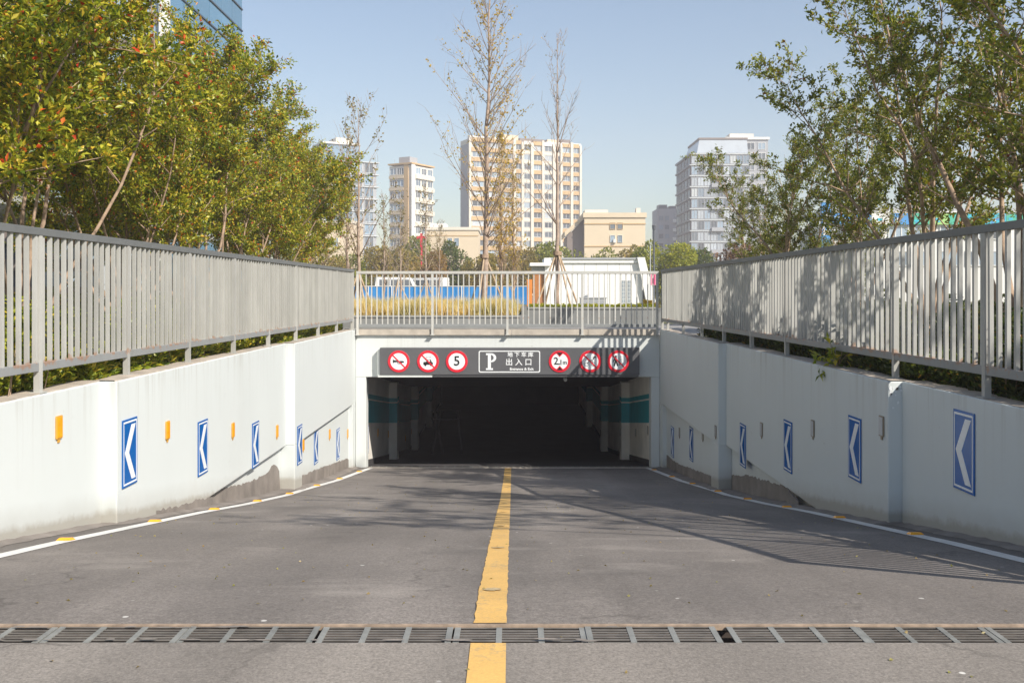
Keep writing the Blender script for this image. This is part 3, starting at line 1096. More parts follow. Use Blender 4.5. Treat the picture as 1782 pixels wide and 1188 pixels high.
o_ = rrect(px0, px1, pz0, pz1, 0.045)
i_ = rrect(px0 + 0.025, px1 - 0.025, pz0 + 0.025, pz1 - 0.025, 0.03)
mb = MB()
n = len(o_)
vs = [(x, BY - 0.001, z) for x, z in o_] + [(x, BY - 0.005, z) for x, z in o_] + [(x, BY - 0.005, z) for x, z in i_] + [(x, BY - 0.001, z) for x, z in i_]
fs = []
for q in range(3):
    for k in range(n):
        k2 = (k + 1) % n
        fs.append((q * n + k, q * n + k2, (q + 1) * n + k2, (q + 1) * n + k))
mb.add(vs, fs)
mb.build("panel_frame", M['white_film'], sign)
# slab-serif P
pcx, pcz = P(855, 629, BY).x, P(855, 629, BY).z
H2 = 0.205
mb = MB()
o0 = (pcx, BY - 0.001, pcz)
mb.prism([(-0.13, -H2), (0.035, -H2), (0.035, -H2 + 0.045), (-0.01, -H2 + 0.045), (-0.01, H2 - 0.045), (-0.085, H2 - 0.045), (-0.13, H2 - 0.045), (-0.13, H2), (-0.01, H2), (-0.01, H2 - 0.002), (-0.0101, H2 - 0.045), (-0.0102, -H2 + 0.045)][:1] +
         [(0.04, -H2), (0.04, -H2 + 0.045), (-0.01, -H2 + 0.045), (-0.01, H2), (-0.13, H2), (-0.13, H2 - 0.045), (-0.085, H2 - 0.045), (-0.085, -H2 + 0.045), (-0.13, -H2 + 0.045)],
         o0, AX, AZv, AN, 0.004)
arc_o = [(-0.005 + 0.125 * math.cos(R(a)), H2 - 0.11 + 0.11 * math.sin(R(a))) for a in range(90, -91, -12)]
arc_i = [(-0.005 + 0.062 * math.cos(R(a)), H2 - 0.11 + 0.066 * math.sin(R(a))) for a in range(-90, 91, 12)]
arc_i = list(reversed(arc_i))
for k in range(len(arc_o) - 1):
    mb.prism([arc_o[k], arc_o[k + 1], arc_i[k + 1], arc_i[k]], o0, AX, AZv, AN, 0.004)
mb.build("letter_p", M['white_film'], sign)
tc = P(907, 0, BY).x
text_mesh("地 下 车 库", 0.125, (tc - 0.02, BY - 0.003, P(0, 617.3, BY).z), M['white_film'], "lettering", sign, bold=0.003, sx=1.05)
text_mesh("出 入 口", 0.185, (tc - 0.06, BY - 0.003, P(0, 630.5, BY).z), M['white_film'], "lettering", sign, bold=0.003)
text_mesh("Entrance & Exit", 0.088, (tc + 0.01, BY - 0.003, P(0, 642, BY).z), M['white_film'], "lettering", sign, bold=0.003, sx=1.05)

# ------------------------------------------------------------------ wall signs, reflectors, studs


def chevron_sign(s, X, Y, z, label, w=0.40, h=0.70):
    """blue plate on a wall whose face is at s*X; chevron points to the left of the photograph"""
    root = empty("chevron_sign", (s * X, Y, z - h / 2), label=label, cat="sign", group="blue chevron signs on the ramp walls")
    an = Vector((-s, 0, 0))
    ax = Vector((0, 1, 0)) if s < 0 else Vector((0, -1, 0))   # photograph's right along the wall
    o = Vector((s * X, Y, z)) + an * 0.003
    mb = MB()
    mb.prism([(-w / 2, -h / 2), (w / 2, -h / 2), (w / 2, h / 2), (-w / 2, h / 2)], o, ax, AZv, an, 0.010)
    mb.build("plate", M['blue_sign'], root, bevel=0.002)
    o2 = o + an * 0.010
    mb = MB()
    b0, b1 = 0.022, 0.040
    for sx_, sy_ in ((1, 1),):
        W, Hh = w / 2 - b0, h / 2 - b0
        W2, H3 = w / 2 - b1 + 0.006, h / 2 - b1
        mb.prism([(-W, H3), (W, H3), (W, Hh), (-W, Hh)], o2, ax, AZv, an, 0.002)
        mb.prism([(-W, -Hh), (W, -Hh), (W, -H3), (-W, -H3)], o2, ax, AZv, an, 0.002)
        mb.prism([(-W, -H3 + 0.001), (-W2, -H3 + 0.001), (-W2, H3 - 0.001), (-W, H3 - 0.001)], o2, ax, AZv, an, 0.002)
        mb.prism([(W2, -H3 + 0.001), (W, -H3 + 0.001), (W, H3 - 0.001), (W2, H3 - 0.001)], o2, ax, AZv, an, 0.002)
    mb.build("border", M['white_film'], root)
    mb = MB()
    t = 0.11
    yv = h / 2 - 0.065
    mb.prism([(0.145 - t, yv), (0.145, yv), (-0.145 + t, 0), (-0.145, 0)], o2, ax, AZv, an, 0.002)
    mb.prism([(-0.145, 0), (-0.145 + t, 0), (0.145, -yv), (0.145 - t, -yv)], o2 + Vector((0, 0, 0)), ax, AZv, an, 0.002)
    mb.build("chevron", M['white_film'], root)
    return root


def pz(py, Y):
    return CAM_H - (py - CY) / F * Y


ORD = ["first", "second", "third", "fourth", "fifth", "sixth", "seventh", "eighth"]
LCH = [(224.5, 786, 3.99), (352, 778, 3.99), (444, 773, 3.99), (521, 773, 3.836), (549.5, 776, 3.936), (588, 772, 3.936)]
LCHL = ["large blue chevron sign nearest the camera on the sunlit wall", "blue chevron sign between two orange reflectors, second on the sunlit wall",
        "blue chevron sign just above the dark ledge line on the sunlit wall", "narrow blue chevron sign on the sunlit wall's lower pilaster",
        "narrow blue chevron sign just past the sunlit pilaster under the ledge", "thin blue chevron sign last before the portal on the sunlit wall"]
for (px, py, X), lb in zip(LCH, LCHL):
    Y = -X * F / (px - CX)
    chevron_sign(-1, X, Y, pz(py, Y), lb)
Y = PORT + 0.75
chevron_sign(-1, 3.66, Y, pz(766, Y), "thin dark chevron sign just inside the left portal jamb")
RCH = [(1679, 785, 3.96), (1488.5, 780, 3.82), (1372, 776, 3.82), (1293.5, 774.5, 3.82), (1203.5, 772, 3.78), (1170.5, 768, 3.78)]
RCHL = ["large glossy blue chevron sign nearest the camera on the shaded wall", "blue chevron sign between two white reflectors, second on the shaded wall",
        "blue chevron sign above the end of the bare mortar patch on the shaded wall", "blue chevron sign overlapping the ledge beside the shaded pilaster",
        "narrow blue chevron sign under the ledge just past the shaded pilaster", "thin blue chevron sign last before the portal on the shaded wall"]
for (px, py, X), lb in zip(RCH, RCHL):
    Y = X * F / (px - CX)
    chevron_sign(1, X, Y, pz(py, Y), lb)


def reflector_meshes(case, lens):
    a = MB()
    a.prism([(-0.055, -0.105), (0.055, -0.105), (0.06, -0.09), (0.06, 0.09), (0.055, 0.105), (-0.055, 0.105), (-0.06, 0.09), (-0.06, -0.09)],
            (0, 0, 0), (0, 1, 0), AZv, (1, 0, 0), 0.014)
    a.prism([(-0.02, -0.14), (0.02, -0.14), (0.025, -0.104), (-0.025, -0.104)], (0, 0, 0), (0, 1, 0), AZv, (1, 0, 0), 0.008)
    b = MB()
    b.prism([(-0.045, -0.092), (0.045, -0.092), (0.045, 0.092), (-0.045, 0.092)], (0.014, 0, 0), (0, 1, 0), AZv, (1, 0, 0), 0.006)
    return a.mesh("reflector_case", case), b.mesh("lens", lens)


AM = reflector_meshes(M['amber_case'], M['amber'])
WM = reflector_meshes(M['ref_case'], M['clear_ref'])


def reflector(s, X, Y, z, ms, label, group):
    root = empty("wall_reflector", (s * X, Y, z), label=label, cat="reflector", group=group)
    if s > 0:
        root.rotation_euler = (0, 0, math.pi)
    link_obj("case", ms[0], root, (0.003, 0, 0))
    link_obj("lens", ms[1], root, (0.003, 0, 0))


LRF = [(101, 743, 4.14), (290.5, 748, 3.99), (404.5, 748, 3.99), (481.5, 750, 3.99), (527, 774, 3.836), (573, 755, 3.936), (604.5, 754, 3.936)]
LRL = ["large orange reflector nearest the camera on the sunlit wall", "orange reflector between the first and second chevron signs on the sunlit wall",
       "orange reflector between the second and third chevron signs on the sunlit wall", "orange reflector beside the upper pilaster edge on the sunlit wall",
       "small orange reflector touching the ledge beside the sunlit lower pilaster", "small orange reflector between the last two chevron signs on the sunlit wall",
       "small orange reflector next to the left portal jamb"]
for (px, py, X), lb in zip(LRF, LRL):
    Y = -X * F / (px - CX)
    reflector(-1, X, Y, pz(py, Y), AM, lb, "orange reflectors on the sunlit wall")
RRF = [(1535.5, 741, 3.82), (1415.5, 745, 3.82), (1326, 747, 3.82), (1246, 750, 3.68), (1223.5, 756, 3.78), (1183, 752, 3.78)]
RRL = ["large pale reflector nearest the camera on the shaded wall", "pale reflector between the second and third chevron signs on the shaded wall",
       "pale reflector between the third and fourth chevron signs on the shaded wall", "small pale reflector on the side of the shaded pilaster",
       "small pale reflector under the ledge past the shaded pilaster", "small pale reflector next to the last chevron sign on the shaded wall"]
for (px, py, X), lb in zip(RRF, RRL):
    Y = X * F / (px - CX)
    reflector(1, X, Y, pz(py, Y), WM, lb, "pale reflectors on the shaded wall")
for i, (px, py) in enumerate(((657, 752), (675, 755), (705, 762), (716, 750))):
    X = 3.66
    Y = -X * F / (px - CX)
    reflector(-1, X if i < 2 else 3.66, Y, pz(py, Y), AM,
              ["orange reflector inside the garage just past the left jamb", "orange reflector inside the garage against the first left pillar",
               "lower orange reflector in the dark past the first left pillar", "highest orange reflector in the dark beside the second left pillar"][i],
              "orange reflectors inside the garage")
for i, (px, py) in enumerate(((1128, 748), (1107, 752), (1090, 753), (1064, 754))):
    X = 3.53 if i < 2 else 3.29
    Y = X * F / (px - CX) if i < 2 else (29.58 if i == 2 else 36.18)
    if i >= 0:
        reflector(1, X, Y + (0.25 if i > 1 else 0), pz(py, Y), WM, ["pale reflector inside the garage just past the right jamb", "pale reflector inside the garage under the right teal stripe",
                  "pale reflector on the first right pillar inside the garage", "pale reflector on the second right pillar inside the garage"][i],
                  "pale reflectors inside the garage")


def stud_meshes():
    a = MB()
    a.add([(-0.06, -0.055, 0), (0.06, -0.055, 0), (0.06, 0.055, 0), (-0.06, 0.055, 0),
           (-0.045, -0.025, 0.02), (0.045, -0.025, 0.02), (0.045, 0.025, 0.02), (-0.045, 0.025, 0.02)],
          [(3, 2, 1, 0), (4, 5, 6, 7), (0, 1, 5, 4), (1, 2, 6, 5), (2, 3, 7, 6), (3, 0, 4, 7)])
    return a.mesh("body", M['amber'])


SM = stud_meshes()
LST = ["nearest the camera", "second from the camera", "third from the camera", "fourth from the camera, by the ledge end", "fifth from the camera, before the pilaster foot",
       "sixth from the camera, past the pilaster foot", "seventh from the camera", "last before the portal"]
for s, y0, word in ((-1, 8.35, "left"), (1, 8.9, "right")):
    for k in range(8):
        y = y0 + 2.1 * k
        if y > PORT - 0.5:
            break
        x = line_x(s, y) + s * 0.02
        o = link_obj("road_stud", SM, None, (x, y, zr(y) + 0.005))
        slope = (zr(y + 0.1) - zr(y - 0.1)) / 0.2
        o.rotation_euler = (math.atan(slope), 0, 0)
        tag(o, "orange road stud on the %s white line, %s" % (word, LST[k]), "road stud", "orange road studs along the white edge lines")

# ------------------------------------------------------------------ fences


def fence(name, a, b, ys_posts, pitch, zt, zb, label, mats, foot=WT, bar=0.034):
    """steel bar fence from a=(x,y) to b; posts stand on the wall, bars between the rails"""
    root = empty(name, (a[0], a[1], foot), label=label, cat="fence")
    d = Vector((b[0] - a[0], b[1] - a[1], 0))
    L = d.length
    u = d / L
    ang = math.atan2(u.y, u.x)

    def at(t, z):
        return Vector((a[0], a[1], z)) + u * t
    mb = MB()
    mb.beam(at(-0.03, zt - 0.034), at(L + 0.03, zt - 0.034), 0.062, 0.068)
    mb.build("top_rail", mats[1], root, bevel=0.004)
    mb = MB()
    mb.beam(at(-0.03, zb), at(L + 0.03, zb), 0.046, 0.078)
    mb.build("bottom_rail", mats[2], root, bevel=0.004)
    pm = MB()
    pm.beam((0, 0, -0.02), (0, 0, zt - 0.07 - foot), 0.056, 0.056)
    pm.beam((0, 0, -0.002), (0, 0, 0.008), 0.12, 0.11)
    pme = pm.mesh("post", mats[3])
    bm_ = MB()
    bm_.beam((0, 0, 0), (0, 0, zt - 0.067 - zb - 0.037), bar, bar)
    bme = bm_.mesh("bar", mats[0])
    base = Vector((a[0], a[1], foot))
    rr = random.Random(11)
    for t in ys_posts:
        o = link_obj("post", pme, root, at(t, foot) - base)
        o.rotation_euler = (0, 0, ang)
    t = pitch * 0.6
    while t < L - 0.03:
        if min(abs(t - q) for q in ys_posts) > 0.055:
            o = link_obj("bar", bme, root, at(t, zb + 0.037) - base)
            o.rotation_euler = (rr.uniform(-0.004, 0.004), rr.uniform(-0.004, 0.004), ang + rr.uniform(-0.03, 0.03))
        t += pitch
    return root


FM = (M['bar'], M['rail'], M['rail2'], M['bar'])
FM2 = (M['railing'], M['railing'], M['rail2'], M['railing'])
Lf = (-4.29, 5.0), (-3.875, 24.45)
fence("bar_fence", Lf[0], Lf[1], [0.0] + [1.93 * k for k in range(1, 11)] + [19.40], 0.1376, 2.18, 0.945,
      "sunlit grey steel bar fence standing on the left wall", FM)
Rf = (4.11, 4.85), (3.715, 24.45)
fence("bar_fence", Rf[0], Rf[1], [0.0] + [1.70 + 1.9 * k for k in range(0, 10)] + [19.55], 0.1376, 2.18, 0.945,
      "grey steel bar fence dappled with tree shade on the right wall", FM)
xa, xb = P(623, 0, PORT - 0.02).x, P(1143, 0, PORT - 0.02).x
Lr = xb - xa
fence("portal_railing", (xa, PORT - 0.09), (xb, PORT - 0.09), [Lr * k / 4 for k in range(5)], 0.1333, 2.14, 0.80,
      "pale rusty steel railing across the top of the portal", FM2, foot=0.57, bar=0.027)

# ------------------------------------------------------------------ vegetation tools


def leaves_np(rs, pts, dirs, L, W, jitter=0.9, up=0.35):
    """folded leaf blades: base, left, tip, right -> two triangles each"""
    n = len(pts)
    d = dirs + rs.normal(0, jitter, (n, 3))
    d[:, 2] += up * 0.3
    d /= np.linalg.norm(d, axis=1, keepdims=True) + 1e-9
    nr = rs.normal(0, 0.6, (n, 3))
    nr[:, 2] += 0.8
    a = np.cross(d, nr)
    a /= np.linalg.norm(a, axis=1, keepdims=True) + 1e-9
    c = np.cross(a, d)
    l = L * rs.uniform(0.65, 1.25, (n, 1))
    w = W * rs.uniform(0.7, 1.25, (n, 1))
    b = pts
    tip = pts + d * l - c * l * 0.12
    m1 = pts + d * l * 0.5 + a * w * 0.5 + c * w * 0.18
    m2 = pts + d * l * 0.5 - a * w * 0.5 + c * w * 0.18
    V = np.stack([b, m1, tip, m2], 1).reshape(-1, 3)
    i = np.arange(n)[:, None] * 4
    T = np.concatenate([i + np.array([[0, 1, 2]]), i + np.array([[0, 2, 3]])], 1).reshape(-1, 3)
    return V, T


def wobble_line(r, p, d, length, n, wob, lift=0.0):
    pts = [Vector(p)]
    d = Vector(d).normalized()
    for k in range(n):
        d = (d + Vector((r.gauss(0, wob), r.gauss(0, wob), r.gauss(0, wob) + lift))).normalized()
        pts.append(pts[-1] + d * length / n)
    return pts


def lerp_list(a, b, n):
    return [a + (b - a) * k / (n - 1) for k in range(n)]


def vase_tree(seed, H, stems, trunk_h, spread, leaf_per_twig, L=0.085, W=0.042, crown_from=0.30, bare=0.0, fill=1.0, r0=0.055, scatter=0.035):
    r = random.Random(seed)
    rs = np.random.RandomState(seed)
    wood = MB()
    twigs = []
    wood.tube([(0, 0, -0.15), (r.gauss(0, 0.02), r.gauss(0, 0.02), trunk_h * 0.5), (0, 0, trunk_h)], [r0 * 2.2, r0 * 1.8, r0 * 1.6], 9)
    for s in range(stems):
        az = 2 * math.pi * (s + r.uniform(-0.3, 0.3)) / stems
        tilt = r.uniform(0.25, 1.0) * spread if s else 0.08
        d = Vector((math.cos(az) * math.sin(tilt), math.sin(az) * math.sin(tilt), math.cos(tilt)))
        ln = (H - trunk_h) * r.uniform(0.74, 1.0)
        n = 9
        pts = wobble_line(r, (0, 0, trunk_h * r.uniform(0.7, 1.0)), d, ln, n, 0.10, 0.06)
        rad = lerp_list(r0 * r.uniform(0.75, 1.0), 0.007, n + 1)
        wood.tube(pts, rad, 6)
        for i in range(2, n + 1):
            frac = i / n
            if frac < crown_from:
                continue
            nb = 2 if r.random() < 0.55 else 3
            if i == n:
                nb = 3
            for _ in range(max(1, int(nb * fill + r.random()))):
                a2 = r.uniform(0, 2 * math.pi)
                dd = (pts[i] - pts[i - 1]).normalized() * 0.75 + Vector((math.cos(a2), math.sin(a2), r.uniform(-0.15, 0.35))) * 0.85
                bl = (0.45 + 0.75 * (1 - abs(frac - 0.55) * 1.2)) * r.uniform(0.6, 1.1) * H / 5.8
                bp = wobble_line(r, pts[i], dd, bl, 4, 0.16, 0.04)
                wood.tube(bp, lerp_list(min(rad[i] * 0.6, 0.016), 0.004, 5), 4)
                for j in range(1, 5):
                    for _k in range(2):
                        a3 = r.uniform(0, 2 * math.pi)
                        td = (bp[j] - bp[j - 1]).normalized() * 0.7 + Vector((math.cos(a3), math.sin(a3), r.uniform(-0.4, 0.6))) * 0.7
                        tl = r.uniform(0.18, 0.42)
                        tp = wobble_line(r, bp[j], td, tl, 2, 0.2, 0.05)
                        if r.random() < 0.8:
                            wood.tube(tp, [0.004, 0.003, 0.002], 3)
                        if r.random() >= bare:
                            twigs.append((tp[0], tp[2]))
    P0 = np.array([t[0] for t in twigs])
    P1 = np.array([t[1] for t in twigs])
    n = leaf_per_twig
    t = rs.uniform(0.15, 1.05, (len(twigs), n, 1))
    pts = (P0[:, None] + (P1 - P0)[:, None] * t).reshape(-1, 3)
    pts += rs.normal(0, scatter, pts.shape)
    dirs = np.repeat((P1 - P0), n, axis=0)
    dirs /= np.linalg.norm(dirs, axis=1, keepdims=True)
    V, T = leaves_np(rs, pts, dirs, L, W)
    return wood, V, T


def finish_tree(name, wood, V, T, bark, leafm, loc, rz, sc, label, cat="tree", group=None, cache=None, key=None):
    if cache is not None and key in cache:
        wm, lm = cache[key]
    else:
        wm = wood.mesh("trunk", bark, smooth=True)
        lm = np_mesh("crown", V, T, [leafm])
        if cache is not None:
            cache[key] = (wm, lm)
    root = empty(name, loc, 0, label, cat, group)
    root.rotation_euler = (0, 0, rz)
    root.scale = (sc, sc, sc)
    link_obj("trunk", wm, root)
    link_obj("crown", lm, root)
    return root


# ------------------------------------------------------------------ left and right tree rows
LT = [vase_tree(101, 6.7, 9, 0.35, 0.62, 46, L=0.088, W=0.043, scatter=0.055, crown_from=0.36, r0=0.042), vase_tree(102, 6.4, 8, 0.25, 0.64, 46, L=0.088, W=0.043, scatter=0.055, crown_from=0.43, r0=0.042),
      vase_tree(103, 6.5, 9, 0.30, 0.58, 46, L=0.088, W=0.043, scatter=0.055, crown_from=0.43, r0=0.042)]
cache = {}
LTP = [(-9.6, 14.6, 2, 2.7, 0.92, "back-row leafy tree partly hidden behind the tree at the lamp post"),
       (-9.4, 23.5, 1, 3.6, 0.84, "back-row leafy tree behind the middle of the leafy row"),
       (-6.5, 9.0, 0, 0.3, 1.0, "yellow-green leafy tree filling the top left corner behind the sunlit fence"),
       (-6.4, 12.9, 1, 4.6, 1.0, "leafy tree with dark thick forked trunk left of the lamp post"),
       (-6.6, 16.9, 2, 4.0, 0.87, "many-stemmed leafy tree right of the grey lamp post behind the sunlit fence"),
       (-6.6, 20.4, 0, 2.2, 0.94, "yellow-tinged leafy tree behind the middle of the sunlit fence"),
       (-6.7, 23.8, 1, 5.1, 0.93, "bushy leafy tree second from the right in the sunlit row"),
       (-6.8, 27.4, 2, 0.9, 0.88, "round leafy tree at the right end of the sunlit row"),
       (-7.2, 31.5, 0, 3.3, 0.80, "low leafy tree beyond the far end of the sunlit fence")]
for x, y, k, rz, sc, lb in LTP:
    finish_tree("leafy_tree", *LT[k], M['bark'], M['leaf_l'], (x, y, GZ), rz, sc, lb, "tree", "leafy trees in a row behind the left fence", cache, k)

RT = [vase_tree(201, 7.0, 6, 0.5, 0.42, 23, L=0.09, W=0.042, crown_from=0.28, bare=0.10, fill=0.95, r0=0.06),
      vase_tree(202, 6.8, 7, 0.5, 0.44, 23, L=0.09, W=0.042, crown_from=0.29, bare=0.10, fill=0.95, r0=0.06),
      vase_tree(203, 8.6, 5, 1.6, 0.30, 22, L=0.09, W=0.042, crown_from=0.74, bare=0.1, fill=0.9, r0=0.06)]  # high crown shaped to shade the ramp and clear the fence
cache = {}
RTP = [(8.5, 3.4, 2, 0.2, 1.0, "unseen tall airy tree by the near fence end, added to shade the ramp"),  # out of view; placed so its raised crown shades the ramp
       (7.2, 10.2, 1, 1.0, 0.97, "dark green airy tree at the top right corner"),
       (7.2, 14.2, 0, 2.1, 0.99, "airy tree with dark forked trunk near the right edge behind the dappled fence"),
       (7.2, 17.2, 1, 1.2, 0.96, "airy tree with tall pale twin stems in front of the blue sign band"),
       (8.1, 23.2, 0, 5.2, 0.84, "thin-branched airy tree beside the blue billboard pillar"),
       (7.2, 25.6, 1, 3.0, 0.82, "shorter airy tree partly hiding the glass apartment tower"),
       (7.6, 30.0, 0, 0.6, 0.66, "smallest airy tree at the far end of the dappled fence")]
for x, y, k, rz, sc, lb in RTP:
    finish_tree("airy_tree", *RT[k], M['bark'], M['leaf_r'], (x, y, GZ), rz, sc, lb, "tree", "airy trees in a row behind the right fence", cache, k)

# ------------------------------------------------------------------ hedges


def hedge(name, x0, x1, y0, y1, z0, h, n, mat, label, seed, L=0.075, W=0.028, side=0):
    rs = np.random.RandomState(seed)
    m = n // 7
    c = np.stack([rs.uniform(x0, x1, m), rs.uniform(y0, y1, m), np.zeros(m)], 1)
    top = h * (0.72 + 0.28 * np.sin(c[:, 1] * 2.3 + np.sin(c[:, 1] * 0.9) * 2) * np.sin(c[:, 0] * 4 + 1)) * rs.uniform(0.55, 1.05, m)
    c[:, 2] = z0 + top * rs.uniform(0.08, 1.0, m) ** 0.7
    if side:
        bx_ = np.select([c[:, 1] <= b_[1] for b_ in BAYS[side]], [b_[2] + 0.27 for b_ in BAYS[side]], 4.0)
        c[:, 0] = side * (bx_ + c[:, 0])
    pts = np.repeat(c, 7, axis=0) + rs.normal(0, 0.012, (m * 7, 3))
    az = rs.uniform(0, 2 * np.pi, m * 7)
    dirs = np.stack([np.cos(az), np.sin(az), rs.uniform(0.1, 1.0, m * 7)], 1)
    V, T = leaves_np(rs, pts, dirs, L, W, 0.25, 0.5)
    nv = len(V)
    st = MB()
    r = random.Random(seed)
    for k in range(int((y1 - y0) * 5)):
        p = ((side * 4.25 if side else 0) + (side or 1) * r.uniform(x0, x1), r.uniform(y0, y1), z0 - 0.02)
        st.tube(wobble_line(r, p, (r.uniform(-0.12, 0.12), r.uniform(-0.3, 0.3), 1), h * 0.6, 3, 0.08), [0.007, 0.006, 0.004, 0.002], 4)
    root = empty(name, (side * 4.6 if side else (x0 + x1) / 2, (y0 + y1) / 2, z0), label=label, cat="hedge")
    off = np.array(root.location)
    lo = link_obj("foliage", np_mesh("foliage", V - off, T, [mat]), root)
    lo["kind"] = "stuff"
    st.build("stems", M['bark'], root)["kind"] = "stuff"


hedge("hedge", 0.0, 1.1, 5.0, 24.2, GZ, 1.0, 190000, M['leaf_hedge'], "low yellow-green hedge showing under the sunlit fence", 7, 0.095, 0.038, side=-1)
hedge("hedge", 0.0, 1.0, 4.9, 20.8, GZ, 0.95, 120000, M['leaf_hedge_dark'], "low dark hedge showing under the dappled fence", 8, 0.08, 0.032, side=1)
# rear shrubs behind the left hedge hide the horizon between the bars
hedge("shrub_bank", -10.5, -7.2, 8.0, 34, GZ, 1.3, 42000, M['leaf_r'], "bank of dark shrubs seen between the bars of the sunlit fence", 9, 0.12, 0.06)
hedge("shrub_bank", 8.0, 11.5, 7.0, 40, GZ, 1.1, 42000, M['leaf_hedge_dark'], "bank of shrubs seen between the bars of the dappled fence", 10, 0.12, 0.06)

# weed sprouting through the right fence
wp = P(1448, 620, 11.9)
rs = np.random.RandomState(4)
r = random.Random(4)
wd = MB()
pp, dd = [], []
for k in range(9):
    ln = wobble_line(r, (3.98, 12.1, WT), (r.uniform(-0.45, 0.2), r.uniform(-0.5, 0.5), r.uniform(-0.2, 1)), r.uniform(0.25, 0.55), 4, 0.15)
    wd.tube(ln, [0.005, 0.004, 0.004, 0.003, 0.002], 4)
    for q in range(16):
        t_ = r.uniform(0.2, 1)
        i = min(3, int(t_ * 4))
        pp.append(ln[i].lerp(ln[i + 1], t_ * 4 - i))
        dd.append((ln[i + 1] - ln[i]).normalized())
V, T = leaves_np(rs, np.array(pp), np.array(dd), 0.10, 0.045)
root = empty("weed", (3.98, 12.1, WT), label="green weed sprouting through the dappled fence over the wall edge", cat="plant")
link_obj("foliage", np_mesh("foliage", V - np.array(root.location), T, [M['leaf_hedge']]), root)
wd.build("stem", M['bark'], root)

# ------------------------------------------------------------------ pavement and planters behind the portal
pv = MB()
pv.box(-30, 30, PORT + 0.36, 33, GZ - 0.2, GZ + 0.03)
pv.build("pavement", M['pave'])["kind"] = 'structure'


def planter(name, x0, x1, y0, y1, zt, label, nblk):
    root = empty(name, ((x0 + x1) / 2, y0, GZ), label=label, cat="planter")
    for k in range(nblk):
        a, b = x0 + (x1 - x0) * k / nblk, x0 + (x1 - x0) * (k + 1) / nblk
        mb = MB()
        mb.box(a + 0.004, b - 0.004, y0, y0 + 0.2, GZ + 0.03, zt - 0.05)
        mb.build("stone_panel", M['planter'], root)
        mb = MB()
        mb.box(a + 0.003, b - 0.003, y0 - 0.03, y0 + 0.25, zt - 0.047, zt)
        mb.build("cap_stone", M['planter_cap'], root)
    mb = MB()
    mb.box(x0 - 0.2, x0, y0, y1, GZ + 0.03, zt - 0.03)
    mb.build("end_wall", M['planter'], root)
    mb = MB()
    mb.box(x1, x1 + 0.2, y0, y1, GZ + 0.03, zt - 0.03)
    mb.build("end_wall", M['planter'], root)
    mb = MB()
    mb.box(x0, x1, y0 + 0.25, y1, GZ + 0.03, zt - 0.06)
    mb.build("soil_bed", M['soil'], root)
    return root


plx = P(905, 0, 29).x
planter("stone_planter", -9.0, plx, 29.0, 32.6, 0.95, "low grey stone planter holding dry grass behind the railing", 8)
planter("stone_planter", plx + 0.26, P(1142, 0, 31).x, 31.0, 37.5, 1.16, "taller pale grey stone planter behind the right of the railing", 6)


def grass(name, x0, x1, y0, y1, z0, h, n, mat, label, seed, w=0.012, lean=0.25):
    rs = np.random.RandomState(seed)
    b = np.stack([rs.uniform(x0, x1, n), rs.uniform(y0, y1, n), np.full(n, z0)], 1)
    hh = h * rs.uniform(0.55, 1.1, (n, 1)) * (0.85 + 0.2 * np.sin(b[:, :1] * 3.1) * np.sin(b[:, 1:2] * 4.0))
    d = rs.normal(0, lean, (n, 3))
    d[:, 2] = 1
    tip = b + d * hh
    a = rs.normal(0, 1, (n, 3))
    a[:, 2] = 0
    a /= np.linalg.norm(a, axis=1, keepdims=True)
    V = np.stack([b - a * w, b + a * w, tip], 1).reshape(-1, 3)
    T = np.arange(3 * n).reshape(-1, 3)
    o = link_obj(name, np_mesh(name, V, T, [mat]))
    tag(o, label, "grass", None, "stuff")


grass("dry_grass", -8.9, plx - 0.1, 29.3, 31.2, 0.88, 0.66, 30000, M['straw'], "pale dry ornamental grass filling the low planter", 1)
hedge("flower_strip", -8.9, plx, 31.3, 32.4, 0.86, 0.62, 9000, M['leaf_yellow'], "strip of yellow shrubs behind the dry grass", 12, 0.09, 0.05)
hedge("box_hedge", plx + 0.3, P(1140, 0, 31.4).x, 31.35, 32.0, 1.08, 0.22, 9000, M['leaf_lime'], "thin clipped green hedge along the taller planter", 13, 0.06, 0.03)
hedge("yellow_shrub", P(1120, 0, 33).x, P(1142, 0, 33).x, 32.2, 33.4, 1.08, 0.40, 1400, M['leaf_yellow'], "small yellow shrub at the right end of the taller planter", 14, 0.07, 0.04)

# ------------------------------------------------------------------ bare street trees behind the railing


